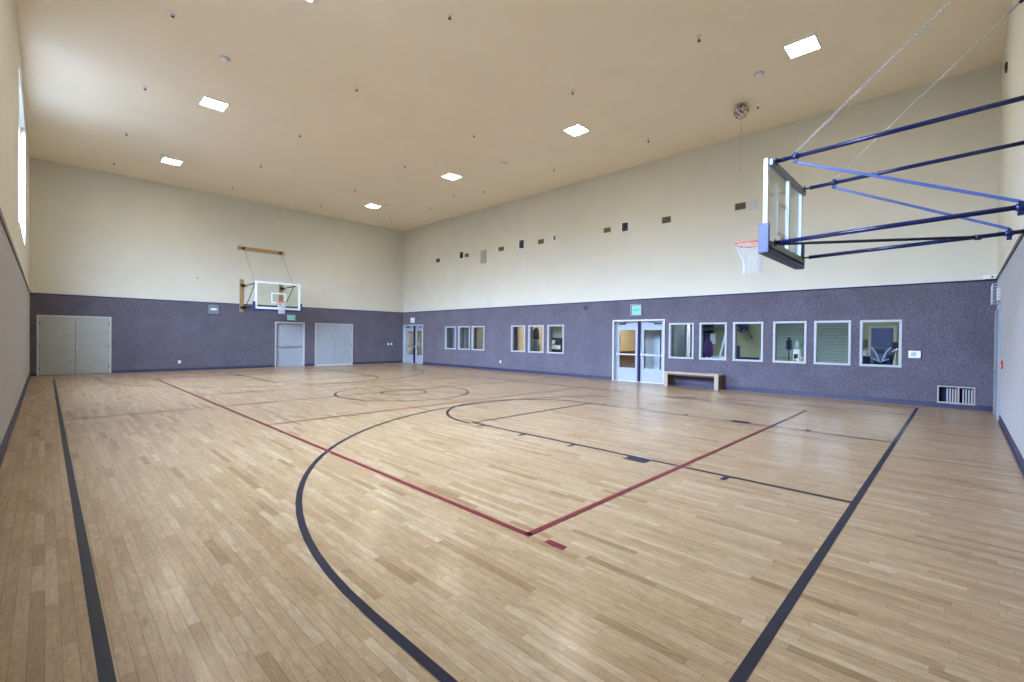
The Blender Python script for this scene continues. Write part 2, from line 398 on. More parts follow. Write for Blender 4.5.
DOOR_W = [(7.03, 8.92, 0, 2.10), (20.87, 22.72, 0, 2.10)]
WIN_W = [(17.98, 18.86), (16.91, 17.79), (15.87, 16.76), (13.28, 14.11), (12.24, 13.09), (11.19, 12.04),
         (6.02, 6.84), (5.02, 5.84), (4.02, 4.84), (2.96, 3.77), (1.99, 2.79), (1.00, 1.81)]
HZ0, HZ1 = 0.91, 1.98
win_holes = [(a+0.04, b-0.04, HZ0, HZ1) for a, b in WIN_W]
vent_hole = [(-0.22, 0.34, 0.12, 0.47)]
DOOR_F = [(-0.16, 1.69, 0, 2.06), (7.54, 8.79, 0, 2.06), (9.39, 11.26, 0, 2.06)]
DOOR_N = [(12.66, 13.95, 0, 2.10)]
def wall(name, axis, front, back, u0, u1, low, high, label):
    w = wall_mesh(axis, front, back, u0, u1, ZT, ZC, high).build(name, 'wall'); S(w, label, 'wall')
    d = wall_mesh(axis, front, back, u0, u1, 0.0, ZT, low).build('dado_panel', 'dado', w); S(d, 'grey violet woven fabric lower wall')
    return w
wl = wall('wall_left', 'x', XL, XL-WT, YN-WT, YF+WT, [], [(a, b, WZ0, WZ1) for a, b in WIN_L], 'left gym wall with tall clerestory windows and fabric dado')
ww = wall('wall_right', 'x', XW, XW+WT, YN-WT, YF+WT, DOOR_W+win_holes+vent_hole, [], 'long gym wall with interior windows and two glazed double doors')
wf = wall('wall_far', 'y', YF, YF+WT, XL, XW, DOOR_F, [], 'far gym end wall behind the distant hoop')
wn = wall('wall_near', 'y', YN, YN-WT, XL, XW, DOOR_N, [], 'near gym end wall carrying the close hoop')

# dado cap trim + dark strip painted as the shade below it, and rubber baseboards
def strips(name, mat, z0, z1, dep, which, gaps, parent_dark=False):
    b = MB()
    if which == 'left': segs, f = [(YN, YF)], lambda a, c: b.box(XL, XL+dep, a, c, z0, z1, 0.004)
    if which == 'right': segs, f = [(YN, YF)], lambda a, c: b.box(XW-dep, XW, a, c, z0, z1, 0.004)
    if which == 'far': segs, f = [(XL, XW)], lambda a, c: b.box(a, c, YF-dep, YF, z0, z1, 0.004)
    if which == 'near': segs, f = [(XL, XW)], lambda a, c: b.box(a, c, YN, YN+dep, z0, z1, 0.004)
    for g0, g1 in sorted(gaps):
        out = []
        for a, c in segs:
            if g1 <= a or g0 >= c: out.append((a, c)); continue
            if g0 > a: out.append((a, g0))
            if g1 < c: out.append((g1, c))
        segs = out
    for a, c in segs: f(a, c)
    return b.build(name, mat)
for i, side in enumerate(('left', 'right', 'far', 'near')):
    S(strips('trim_%d' % (i+1), 'trimw', ZT, ZT+0.055, 0.030, side, []), 'off white cap rail above the dado, %s wall' % side, 'trim')
    S(strips('trim_%d' % (i+5), 'gap', ZT-0.032, ZT, 0.008, side, []), 'dark strip painted as shade under the cap rail, %s wall' % side, 'trim')
G = {'left': [], 'right': [(6.98, 8.97), (20.82, 22.77)], 'far': [(-0.21, 1.74), (7.49, 8.84), (9.34, 11.31)], 'near': [(12.60, 14.01)]}
for side, h, dep in (('left', 0.13, 0.014), ('right', 0.115, 0.012), ('far', 0.10, 0.012), ('near', 0.13, 0.014)):
    o = strips('baseboard_%s' % side, 'base', 0.0, h, dep, side, G[side]); S(o, 'dark blue rubber base along the %s wall' % side, 'baseboard')
    o2 = strips('base_foot', 'base', 0.0, 0.035, 0.030 if side in ('left', 'near') else 0.022, side, G[side]); S(o2); o2.parent = o

# ------------------------------------------------------------------ court markings (thin paint on the floor)
LW = 0.055; ZL = 0.0015
CX, HY = 6.98, 10.93
XS0, XS1, YB0, YB1 = 0.19, 13.76, 0.68, 21.05
PZ = [0.0]
def paint(mat, quads, name, lab):
    b = MB(); PZ[0] += 0.0003; zl = ZL+PZ[0]
    for q in quads:
        if q[0] == 'r':
            _, x0, x1, y0, y1 = q
            b.face([(x0, y0, zl), (x1, y0, zl), (x1, y1, zl), (x0, y1, zl)])
        else:
            _, cx, cy, R, a0, a1 = q; n = max(12, int(abs(a1-a0)/3)); prev = None
            for i in range(n+1):
                a = math.radians(a0+(a1-a0)*i/n); c, s_ = math.cos(a), math.sin(a)
                cur = (b.bm.verts.new((cx+(R-LW/2)*c, cy+(R-LW/2)*s_, zl)), b.bm.verts.new((cx+(R+LW/2)*c, cy+(R+LW/2)*s_, zl)))
                if prev: b.bm.faces.new((prev[0], prev[1], cur[1], cur[0]))
                prev = cur
    o = b.build(name, mat, FLOOR); S(o, lab); return o
h = LW/2
def rx(x, y0, y1): return ('r', x-h, x+h, y0, y1)
def ry(y, x0, x1): return ('r', x0, x1, y-h, y+h)
paint('black', [rx(XS0, YB0-h, YB1+h), rx(XS1, YB0-h, YB1+h)], 'sideline_marking', 'black sidelines')
paint('black', [ry(YB0, XS0-h, XS1+h), ry(YB1, XS0-h, XS1+h), ry(HY+0.05, XS0, XS1)], 'baseline_marking', 'black baselines and half court line')
paint('black', [('a', 6.74, HY-0.27, 1.72, 0, 360), ('a', 6.74, HY-0.27, 0.58, 0, 360)], 'centre_circle_marking', 'black centre circles')
R3, LH = 5.52, 1.78
for sgn, yb, yc, yft, nm in ((1, YB0, 2.25, 6.08, 'near'), (-1, YB1, 19.45, 15.75, 'far')):
    cx = 7.02 if sgn > 0 else 6.85
    a = (0, 180) if sgn > 0 else (180, 360)
    paint('black', [('a', 6.75, yc, R3, a[0], a[1]), rx(6.75-R3, min(yb, yc), max(yb, yc)), rx(6.75+R3, min(yb, yc), max(yb, yc))], 'three_point_marking', 'black %s three point arc' % nm)
    q = [rx(cx-LH, min(yb, yft), max(yb, yft)), rx(cx+LH, min(yb, yft), max(yb, yft)), ry(yft, cx-LH, cx+LH), ('a', cx-0.02, yft, 1.84 if sgn > 0 else 1.74, a[0], a[1])]
    paint('black', q, 'lane_marking', 'black %s free throw lane' % nm)
    q = []
    for d in (5.08, 4.13, 3.18, 1.12):
        for s2 in (-1, 1):
            x = cx+s2*LH; y = yb+sgn*d
            q.append(('r', min(x+s2*h, x+s2*(h+0.15)), max(x+s2*h, x+s2*(h+0.15)), y-h, y+h))
    for s2 in (-1, 1):
        x = cx+s2*LH; y0, y1 = yb+sgn*2.02, yb+sgn*2.32
        q.append(('r', min(x+s2*h, x+s2*(h+0.16)), max(x+s2*h, x+s2*(h+0.16)), min(y0, y1), max(y0, y1)))
    paint('black', q, 'lane_block_marking', 'black %s lane ticks and blocks' % nm)
VX0, VX1, VY0, VY1 = 2.57, 11.35, 2.33, 19.15
paint('red', [rx(VX0, VY0-h, VY1), ry(VY0, VX0, 8.80), ry(8.22, VX0, VX1), ry(13.3, VX0, VX1), ('r', 2.56, 2.62, 1.99, 2.16), ry(VY1, VX0, VX1)], 'volleyball_marking', 'dark red volleyball court lines')
paint('black', [ry(VY0, 8.80, VX1), rx(VX1, VY0-h, VY1)], 'volleyball_far_marking', 'dark continuation of the volleyball lines')

# ------------------------------------------------------------------ clerestory windows (left wall)
wi = 0
for a, b_ in WIN_L:
    wi += 1
    t = thing('window_%d' % wi, (XL-0.1, (a+b_)/2, WZ0)); S(t, 'tall clerestory window, %s along the left wall' % ('nearer' if wi == 1 else 'farther'), 'window')
    f = MB(); fx0, fx1 = XL-0.16, XL-0.10; w = 0.055
    f.box(fx0, fx1, a, b_, WZ0, WZ0+w).box(fx0, fx1, a, b_, WZ1-w, WZ1).box(fx0, fx1, a, a+w, WZ0+w, WZ1-w).box(fx0, fx1, b_-w, b_, WZ0+w, WZ1-w)
    for k in (1, 2): 
        y = a+(b_-a)*k/3; f.box(fx0+0.004, fx1-0.004, y-0.025, y+0.025, WZ0+w, WZ1-w)
    f.box(fx0+0.004, fx1-0.004, a+w, b_-w, 4.9, 4.94)
    S(f.build('window_frame', 'white', t))
    S(MB().box(XL-0.133, XL-0.127, a+w, b_-w, WZ0+w, WZ1-w).build('pane', 'cleargl', t))
    S(MB().box(XL-WT, XL+0.012, a-0.02, b_+0.02, WZ0-0.03, WZ0, 0.004).build('window_sill', 'trimw', t))

# ------------------------------------------------------------------ interior windows (right wall)
def picture_frame_x(b, x0, x1, y0, y1, z0, z1, w):
    b.box(x0, x1, y0, y1, z0, z0+w, 0.004).box(x0, x1, y0, y1, z1-w, z1, 0.004)
    b.box(x0, x1, y0, y0+w, z0+w, z1-w, 0.004).box(x0, x1, y1-w, y1, z0+w, z1-w, 0.004)
    return b
for a, b_ in WIN_W:
    wi += 1
    t = thing('window_%d' % wi, (XW, (a+b_)/2, 0.87)); S(t, 'white framed interior window number %d counted from the far end' % (wi-2), 'window')
    f = picture_frame_x(MB(), XW-0.022, XW+0.03, a, b_, 0.87, 2.02, 0.054)
    f.box(XW+0.03, XW+0.055, a+0.045, a+0.058, HZ0, HZ1).box(XW+0.03, XW+0.055, b_-0.058, b_-0.045, HZ0, HZ1).box(XW+0.03, XW+0.055, a+0.058, b_-0.058, HZ0, HZ0+0.013).box(XW+0.03, XW+0.055, a+0.058, b_-0.058, HZ1-0.013, HZ1)
    S(f.build('window_frame', 'wframe', t))
    S(MB().box(XW+0.040, XW+0.046, a+0.05, b_-0.05, HZ0+0.01, HZ1-0.01).build('pane', 'glass', t))

# ------------------------------------------------------------------ doors
dn = 0
def far_double(x0, x1, ztop, mat, fmat, label, hinges=True, knob=None):
    """solid double door in the far wall"""
    global dn; dn += 1
    t = thing('door_%d' % dn, ((x0+x1)/2, YF, 0)); S(t, label, 'door')
    w = 0.055; f = MB()
    f.box(x0, x0+w, YF-0.025, YF+0.14, 0, ztop, 0.004).box(x1-w, x1, YF-0.025, YF+0.14, 0, ztop, 0.004).box(x0+w, x1-w, YF-0.025, YF+0.14, ztop-w, ztop, 0.004)
    S(f.build('door_frame', fmat, t))
    xm = (x0+x1)/2
    for (a, c) in ((x0+w+0.004, xm-0.005), (xm+0.005, x1-w-0.004)):
        l = MB().box(a, c, YF+0.012, YF+0.056, 0.012, ztop-w-0.005, 0.003).build('door_leaf', mat, t); S(l)
        e = a if a < xm-0.3 else c
        s = 1 if e == a else -1
        for z in (0.25, 1.02, 1.82):
            S(MB().tube([(e+s*0.004, YF+0.004, z-0.055), (e+s*0.004, YF+0.004, z+0.055)], 0.011, 8).build('hinge', 'blk', l))
    if knob == 'lever':
        k = MB().lathe([(0.03, 0), (0.03, -0.02)], (xm-0.10, YF+0.012, 0.98), 12, 'y').tube([(xm-0.10, YF-0.01, 0.98), (xm-0.10, YF-0.045, 0.98), (xm-0.20, YF-0.045, 0.98)], 0.011, 8)
        S(k.build('door_handle', 'steel', t))
        S(MB().box(xm+0.02, xm+0.06, YF+0.002, YF+0.012, 0.93, 1.03, 0.004).build('door_latch', 'steel', t))
    else:
        S(MB().lathe([(0.022, 0), (0.022, -0.012), (0.012, -0.02), (0.028, -0.045), (0.0, -0.06)], (xm+0.07, YF+0.012, 0.93), 12, 'y').build('door_knob', 'dark', t))
        S(MB().lathe([(0.02, 0), (0.02, -0.01)], (xm+0.03, YF+0.012, 1.22), 12, 'y').build('door_lock', 'dark', t))
        S(MB().box(x0+w, x1-w, YF-0.02, YF+0.012, 0, 0.03, 0.003).build('door_threshold', 'white', t))
    S(MB().box(x0, x1, YF+0.142, YF+0.18, 0, ztop).build('light_block', 'dark', t))
    return t
far_double(-0.21, 1.74, 2.115, 'gdoor', 'gframe', 'grey green solid double door at the left end of the far wall', knob='lever')
# single exit door under the hoop
dn += 1
x0, x1, zt, w = 7.49, 8.84, 2.115, 0.055
t = thing('door_%d' % dn, ((x0+x1)/2, YF, 0)); S(t, 'pale single exit door with push bar beside the distant hoop', 'door')
f = MB(); f.box(x0, x0+w, YF-0.025, YF+0.16, 0, zt, 0.004).box(x1-w, x1, YF-0.025, YF+0.16, 0, zt, 0.004).box(x0+w, x1-w, YF-0.025, YF+0.16, zt-w, zt, 0.004)
S(f.build('door_frame', 'frame', t))
l = MB().box(x0+w+0.01, x1-w-0.004, YF+0.10, YF+0.145, 0.012, zt-w-0.005, 0.003).build('door_leaf', 'ldoor', t); S(l)
S(MB().box(x0+w+0.06, x1-w-0.12, YF+0.02, YF+0.055, 0.93, 0.985, 0.008).box(x0+w+0.06, x0+w+0.14, YF+0.05, YF+0.10, 0.92, 1.0, 0.006).box(x1-w-0.20, x1-w-0.12, YF+0.05, YF+0.10, 0.92, 1.0, 0.006).build('push_bar', 'steel', l))
S(MB().box(x1-w-0.42, x1-w-0.16, YF+0.05, YF+0.10, 1.94, 2.0, 0.006).bar((x1-w-0.3, YF+0.045, 1.99), (x1-w-0.62, YF+0.01, 2.035), 0.02, 0.012).build('door_closer', 'steel', l))
S(MB().box(x0, x1, YF+0.165, YF+0.195, 0, zt).build('light_block', 'dark', t))  # unseen sheet added to stop outside light leaking under the door
S(MB().box(x0+w, x1-w, YF+0.09, YF+0.16, 0, 0.014).build('door_threshold', 'steel', t))
far_double(9.34, 11.31, 2.115, 'ldoor', 'frame', 'pale blue grey solid double door right of the single exit door', knob='round')

def glazed_pair(y0, y1, zt, label, rec=0.165):
    """glazed double door in the right wall; leaves set back in the frame"""
    global dn; dn += 1
    t = thing('door_%d' % dn, (XW, (y0+y1)/2, 0)); S(t, label, 'door')
    w = 0.06; f = MB()
    f.box(XW-0.028, XW+0.19, y0, y0+w, 0, zt, 0.004).box(XW-0.028, XW+0.19, y1-w, y1, 0, zt, 0.004).box(XW-0.028, XW+0.19, y0+w, y1-w, zt-w, zt, 0.004)
    S(f.build('door_frame', 'frame', t))
    ym = (y0+y1)/2
    S(MB().box(XW+0.05, XW+0.15, ym-0.035, ym+0.035, 0.0, zt-w, 0.004).build('centre_post', 'mach', t))
    S(MB().box(XW, XW+0.18, y0+w, y1-w, 0, 0.012, 0.003).build('door_threshold', 'steel', t))
    X0, X1 = XW+rec-0.03, XW+rec+0.012
    for (a, c, s) in ((y0+w+0.004, ym-0.036, 1), (ym+0.036, y1-w-0.004, -1)):
        st = 0.13; zg0, zg1 = 0.47, 1.80; zz = zt-w-0.006
        b = MB(); b.box(X0, X1, a, a+st, 0.012, zz, 0.003).box(X0, X1, c-st, c, 0.012, zz, 0.003)
        b.box(X0, X1, a+st, c-st, 0.012, zg0, 0.003).box(X0, X1, a+st, c-st, zg1, zz, 0.003)
        l = b.build('door_leaf', 'ldoor', t); S(l)
        S(MB().box(X0+0.016, X0+0.022, a+st, c-st, zg0, zg1).build('pane', 'glass', l))
        pb = MB().box(X0-0.075, X0-0.045, a+0.04, c-0.03, 0.915, 0.965, 0.006).box(X0-0.06, X0, a+0.03, a+0.09, 0.88, 1.0, 0.006).box(X0-0.06, X0, c-0.09, c-0.03, 0.88, 1.0, 0.006)
        S(pb.build('push_bar', 'steel', l))
        hy = c-0.1 if s > 0 else a+0.1
        oy = a+0.12 if s > 0 else c-0.12
        S(MB().box(X0-0.05, X0, min(oy, oy+s*0.26), max(oy, oy+s*0.26), zz-0.10, zz-0.045, 0.006).bar((X0-0.05, oy+s*0.12, zz-0.05), (X0-0.08, oy+s*0.45, zz-0.02), 0.02, 0.012).build('door_closer', 'dark', l))
    return t
glazed_pair(6.98, 8.97, 2.16, 'white glazed double door with push bars beside the wooden bench')
glazed_pair(20.82, 22.77, 2.15, 'white glazed double door at the far end of the right wall')

# near wall door (seen edge-on)
dn += 1
t = thing('door_%d' % dn, (13.3, YN, 0)); S(t, 'pale blue door frame on the near end wall, seen edge on at right', 'door')
f = MB(); f.box(12.60, 12.66, YN-0.15, YN+0.042, 0, 2.16, 0.004).box(13.95, 14.01, YN-0.15, YN+0.042, 0, 2.16, 0.004).box(12.66, 13.95, YN-0.15, YN+0.042, 2.10, 2.16, 0.004)
S(f.build('door_frame', 'ldoor', t))
l = MB().box(12.665, 13.945, YN-0.01, YN+0.035, 0.012, 2.095, 0.003).build('door_leaf', 'ldoor', t); S(l)
S(MB().tube([(12.8, YN+0.035, 0.98), (12.8, YN+0.085, 0.98), (12.92, YN+0.085, 0.98)], 0.011, 8).build('door_handle', 'steel', l))
S(MB().box(12.60, 14.01, YN-0.19, YN-0.155, 0, 2.16).build('light_block', 'dark', t))

# ------------------------------------------------------------------ text helper
def text_mesh(body, size, name, mat, origin, xdir, ydir, parent, ext=0.002):
    cu = bpy.data.curves.new('txt', 'FONT'); cu.body = body; cu.size = size; cu.extrude = ext
    cu.align_x = 'CENTER'; cu.align_y = 'CENTER'; cu.offset = size*0.012
    tmp = bpy.data.objects.new('txt', cu); C.objects.link(tmp)
    dg = bpy.context.evaluated_depsgraph_get(); me = bpy.data.meshes.new_from_object(tmp.evaluated_get(dg))
    bpy.data.objects.remove(tmp)
    x = Vector(xdir).normalized(); y = Vector(ydir).normalized(); z = x.cross(y)
    R = Matrix((x, y, z)).transposed().to_4x4(); R.translation = Vector(origin); me.transform(R)
    me.materials.clear(); me.materials.append(M[mat]); me.name = name
    o = bpy.data.objects.new(name, me); C.objects.link(o); me.transform(pw_inv(parent)); o.parent = parent
    return o

# exit signs
def exit_sign(c, u, n, label, w=0.34, hh=0.27, cage=False):
    """c centre on the wall, u = reading direction, n = out of the wall"""
    c, u, n = Vector(c), Vector(u), Vector(n)
    t = thing('exit_sign', c, label, 'sign')
    def bx(b, a0, a1, d0, d1, z0, z1, bev=0.004):
        p = c+u*a0+n*d0; q = c+u*a1+n*d1
        b.box(min(p.x, q.x), max(p.x, q.x), min(p.y, q.y), max(p.y, q.y), c.z+z0, c.z+z1, bev)
    b = MB(); bx(b, -w/2+0.03, w/2-0.03, 0.0, 0.045, -hh/2+0.03, hh/2-0.03); b.build('housing', 'plate', t)
    b = MB(); bx(b, -w/2+0.045, w/2-0.045, 0.045, 0.049, -hh/2+0.045, hh/2-0.045, 0); b.build('sign_face', 'signlit', t)
    text_mesh('EXIT', 0.125, 'lettering', 'green', c+n*0.051, u, (0, 0, 1), t)
    g = MB(); r = 0.006
    for z in (-hh/2, hh/2): bx(g, -w/2, w/2, 0.068, 0.080, z-r, z+r)
    for a in (-w/2, w/2):
        bx(g, a-r, a+r, 0.068, 0.080, -hh/2, hh/2)
        for z in (-hh/2, hh/2): bx(g, a-r, a+r, 0.0, 0.068, z-r, z+r, 0)
    g.build('guard_frame', 'plate', t)
    return t
exit_sign((XW, 8.02, 2.49), (0, -1, 0), (-1, 0, 0), 'green lit EXIT sign above the glazed door beside the bench', 0.40, 0.38)
exit_sign((8.20, YF, 2.33), (1, 0, 0), (0, -1, 0), 'small green lit EXIT sign above the single door of the far wall', 0.38, 0.26)
t = thing('exit_sign', (XW, 21.8, 2.39), 'white square sign above the farthest glazed double door', 'sign')
MB().box(XW-0.05, XW, 21.62, 21.98, 2.26, 2.53, 0.006).build('housing', 'white', t)
MB().box(XW-0.056, XW-0.05, 21.65, 21.95, 2.385, 2.405).box(XW-0.056, XW-0.05, 21.79, 21.81, 2.29, 2.50).build('guard_bar', 'plate', t)
# caged sign on the near wall, high beside the corner
t = thing('caged_exit_sign', (13.2, YN, 2.45), 'white wire cage over a sign above the door on the near wall', 'sign')
MB().box(13.02, 13.38, YN, YN+0.045, 2.33, 2.57, 0.006).build('housing', 'white', t)
g = MB(); y1 = YN+0.115
for z in (2.26, 2.32, 2.385, 2.45, 2.515, 2.58, 2.64):
    g.tube([(12.96, YN, z), (12.96, y1, z), (13.44, y1, z), (13.44, YN, z)], 0.006, 6)
for x in (12.96, 13.08, 13.20, 13.32, 13.44): g.tube([(x, y1, 2.26), (x, y1, 2.64)], 0.007, 6)
g.build('wire_guard', 'plate', t)

# ------------------------------------------------------------------ ceiling fixtures
def dup(root, loc, label=None, group=None):
    r = root.copy(); C.objects.link(r); r.location = loc
    if label: r['label'] = label
    if group: r['group'] = group
    for ch in list(root.children):
        c = ch.copy(); C.objects.link(c); c.parent = r
        for g_ in list(ch.children):
            d = g_.copy(); C.objects.link(d); d.parent = c
    return r
def light_fixture(name, loc, s=0.285, mat='ledpanel'):
    t = thing(name, loc, 'x', 'ceiling light'); x, y, z = loc
    f = MB(); w = 0.03
    f.box(x-s, x+s, y-s, y-s+w, z-0.028, z, 0.003).box(x-s, x+s, y+s-w, y+s, z-0.028, z, 0.003).box(x-s, x-s+w, y-s+w, y+s-w, z-0.028, z, 0.003).box(x+s-w, x+s, y-s+w, y+s-w, z-0.028, z, 0.003)
    f.build('light_frame', 'white', t)
    MB().box(x-s+w, x+s-w, y-s+w, y+s-w, z-0.020, z-0.004).build('diffuser', mat, t)
    return t
lights = [((10.80, 2.38), 'square ceiling light above the near hoop, largest in view'),
          ((10.70, 7.98), 'square ceiling light right of centre, second nearest of the right row'),
          ((10.62, 13.65), 'square ceiling light, third from the near end in the right row'),
          ((10.55, 19.40), 'square ceiling light closest to the far right corner'),
          ((3.07, 8.13), 'square ceiling light cut off by the top edge of the picture'),
          ((3.06, 13.92), 'square ceiling light of the left row beside the bright window glow'),
          ((3.06, 19.62), 'square ceiling light closest to the far wall in the left row'),
          ((3.07, 2.45), 'square ceiling light of the left row nearest the camera end')]
L0 = None
for (x, y), lb in lights:
    if L0 is None:
        L0 = light_fixture('ceiling_light', (x, y, ZC)); L0['label'] = lb; L0['group'] = 'square ceiling lights'
    else: dup(L0, (x, y, ZC), lb, 'square ceiling lights')

def sprinkler(loc):
    x, y, z = loc
    t = thing('fire_sprinkler', loc, 'x', 'sprinkler', 'ceiling sprinklers')
    MB().lathe([(0.0, 0), (0.055, 0), (0.055, -0.006), (0.03, -0.02), (0.018, -0.02), (0.018, -0.045), (0.0, -0.045)], loc, 16).build('escutcheon', 'white', t)
    MB().tube([(x-0.014, y, z-0.045), (x-0.024, y, z-0.07), (x, y, z-0.10)], 0.007, 6).tube([(x+0.014, y, z-0.045), (x+0.024, y, z-0.07), (x, y, z-0.10)], 0.007, 6).lathe([(0.0, -0.098), (0.030, -0.10), (0.030, -0.106), (0.0, -0.108)], loc, 14).build('deflector', 'dark', t)
    return t
sp = [(5.24, 6.84), (5.24, 10.46), (5.28, 14.08), (5.30, 17.66), (5.30, 21.14), (8.91, 6.77), (8.84, 10.32), (8.80, 13.95), (8.82, 17.68), (8.84, 21.05),
      (12.57, 10.33), (12.51, 13.96), (12.42, 17.59), (12.07, 15.36), (12.47, 21.0), (1.65, 10.53), (1.68, 14.15), (1.68, 17.80), (1.67, 21.23), (9.04, 3.77), (12.69, 3.76), (12.65, 6.76)]
xn = {0: 'left row', 1: 'second row from the left', 2: 'third row from the left', 3: 'right row'}
S0 = None; seen = {}
def rowof(x): return 0 if x < 3 else 1 if x < 7 else 2 if x < 10.5 else 3
ordn = ['nearest', 'second nearest', 'third nearest', 'fourth nearest', 'fifth nearest', 'sixth nearest', 'seventh nearest']
for x, y in sorted(sp, key=lambda q: (rowof(q[0]), q[1])):
    k = rowof(x); i = seen.get(k, 0); seen[k] = i+1
    lb = 'small ceiling sprinkler, %s of the %s' % (ordn[i], xn[k])
    if S0 is None: S0 = sprinkler((x, y, ZC)); S0['label'] = lb
    else: dup(S0, (x, y, ZC), lb)
def detector(loc):
    t = thing('smoke_detector', loc, 'x', 'smoke detector', 'round ceiling detectors')
    MB().lathe([(0.0, 0), (0.105, 0), (0.105, -0.018), (0.0, -0.018)], loc, 24).build('mounting_base', 'plate', t)
    MB().lathe([(0.085, -0.018), (0.085, -0.040), (0.055, -0.062), (0.0, -0.066)], loc, 24).build('sensor_head', 'white', t)
    return t
ds = [((11.04, 11.30), 'round detector between the two middle lights of the right row'), ((10.93, 18.81), 'round detector beside the farthest right light'),
      ((2.72, 11.49), 'largest round detector, near the upper left of the ceiling'), ((2.79, 19.14), 'round detector beside the farthest left light'),
      ((11.25, 3.32), 'round detector beside the nearest right light')]
D0 = None
for (x, y), lb in ds:
    if D0 is None: D0 = detector((x, y, ZC)); D0['label'] = lb
    else: dup(D0, (x, y, ZC), lb)

# escaped balloon on the ceiling
def balloon():
    c = Vector((12.42, 4.07, ZC-0.195)); t = thing('balloon', c, 'multicoloured round balloon stuck to the ceiling with a hanging ribbon', 'balloon')
    m, nt, b = base_mat('patchy_balloon')
    tc = N(nt, 'ShaderNodeTexCoord'); vo = N(nt, 'ShaderNodeTexVoronoi'); vo.inputs['Scale'].default_value = 19
    nt.links.new(tc.outputs['Object'], vo.inputs['Vector'])
    sp_ = N(nt, 'ShaderNodeSeparateColor'); nt.links.new(vo.outputs['Color'], sp_.inputs[0])
    rp = N(nt, 'ShaderNodeValToRGB'); rp.color_ramp.interpolation = 'CONSTANT'; cr = rp.color_ramp
    cs = [(0, (190, 190, 185)), (0.35, (60, 110, 170)), (0.47, (200, 60, 50)), (0.58, (120, 150, 120)), (0.7, (205, 200, 190)), (0.85, (50, 60, 80)), (0.93, (220, 190, 90))]
    while len(cr.elements) < len(cs): cr.elements.new(0.5)
    for e, (p, c_) in zip(cr.elements, cs): e.position = p; e.color = sl(c_)+(1,)
    nt.links.new(sp_.outputs[0], rp.inputs[0]); nt.links.new(rp.outputs[0], b.inputs['Base Color'])
    b.inputs['Roughness'].default_value = 0.25
    prof = [(0.0, 0.165)]+[(0.185*math.sin(math.radians(a)), 0.165*math.cos(math.radians(a)) if a < 90 else 0.19*math.cos(math.radians(a))) for a in range(12, 170, 12)]+[(0.012, -0.195), (0.022, -0.215), (0.0, -0.216)]
    MB().lathe(prof, c+Vector((0, 0, 0.028)), 28).build('envelope', m, t)
    pts = [c+Vector((0.012*math.sin(i*0.9), 0.012*math.cos(i*1.3), -0.19-i*0.085)) for i in range(17)]
    MB().tube(pts, 0.0035, 5).build('ribbon', 'rim', t)
balloon()

# ------------------------------------------------------------------ upper wall fixtures (right wall)
def louvre(y0, y1, z0, z1, label, black=False, mat='vent'):
    t = thing('wall_vent', (XW, (y0+y1)/2, z0), label, 'vent', 'small vents high on the right wall')
    picture_frame_x(MB(), XW-0.018, XW, y0, y1, z0, z1, 0.018).build('vent_frame', mat, t)
    MB().box(XW-0.006, XW-0.001, y0+0.016, y1-0.016, z0+0.016, z1-0.016).build('vent_backing', 'ventd', t)
    b = MB(); n = 4
    for i in range(n):
        z = z0+0.02+(z1-z0-0.04)*(i+0.5)/n
        b.box(XW-0.016, XW-0.006, y0+0.018, y1-0.018, z-0.010, z+0.010)
    b.build('louvre_slats', mat, t)
    return t
vs = [(19.37, 19.68, 5.37, 5.57, 'small brown vent nearest the far corner, high on the right wall'), (17.05, 17.33, 5.38, 5.55, 'small brown vent just right of the farthest black speaker'),
      (14.63, 14.96, 5.38, 5.56, 'small brown vent between the tall grille and the middle black speaker'), (12.29, 12.59, 5.38, 5.56, 'small brown vent left of the small upright grey unit'),
      (9.11, 9.40, 5.36, 5.53, 'small brown vent left of the nearest black speaker'), (6.83, 7.13, 5.33, 5.53, 'small brown vent right of the nearest black speaker'), (4.54, 4.83, 5.34, 5.53, 'small brown vent left of the pale square plate')]
for v in vs: louvre(*v)
def black_speaker(y0, y1, z0, z1, label, g='black wall speakers in white frames'):
    t = thing('wall_speaker', (XW, (y0+y1)/2, z0), label, 'speaker', g)
    picture_frame_x(MB(), XW-0.03, XW, y0, y1, z0, z1, 0.028).build('speaker_frame', 'white', t)
    MB().box(XW-0.026, XW-0.002, y0+0.027, y1-0.027, z0+0.027, z1-0.027, 0.003).build('speaker_grille', 'dark', t)
    zc = (z0+z1)/2
    MB().lathe([(0.0, 0), (0.05, 0), (0.055, -0.008), (0.035, -0.012), (0.0, -0.004)], (XW-0.026, (y0+y1)/2, zc), 18, 'x').build('speaker_cone', 'blk', t)
black_speaker(17.41, 17.74, 5.33, 5.70, 'black speaker in a white frame farthest from the camera')
black_speaker(13.36, 13.69, 5.30, 5.71, 'black speaker in a white frame, middle one of three')
black_speaker(8.37, 8.66, 5.26, 5.62, 'black speaker in a white frame nearest the camera')
t = thing('wall_grille', (XW, 15.98, 4.95), 'tall pale grey double grille high on the right wall', 'vent')
b = MB(); picture_frame_x(b, XW-0.02, XW, 15.79, 16.17, 4.95, 5.25, 0.02); picture_frame_x(b, XW-0.02, XW, 15.79, 16.17, 5.27, 5.57, 0.02); b.build('grille_frame', 'vgrey', t)
b = MB()
for z0 in (4.97, 5.29):
    for i in range(8): b.box(XW-0.014, XW-0.002, 15.81, 16.15, z0+0.008+i*0.033, z0+0.024+i*0.033)
b.build('grille_slats', 'vgrey', t)
t = thing('wall_box', (XW, 11.7, 5.40), 'small upright grey and white unit high on the right wall', 'wall unit')
MB().box(XW-0.035, XW, 11.60, 11.80, 5.38, 5.65, 0.01).build('housing', 'white', t)
MB().box(XW-0.04, XW-0.034, 11.645, 11.755, 5.42, 5.61, 0.002).build('grille_face', 'vent', t)
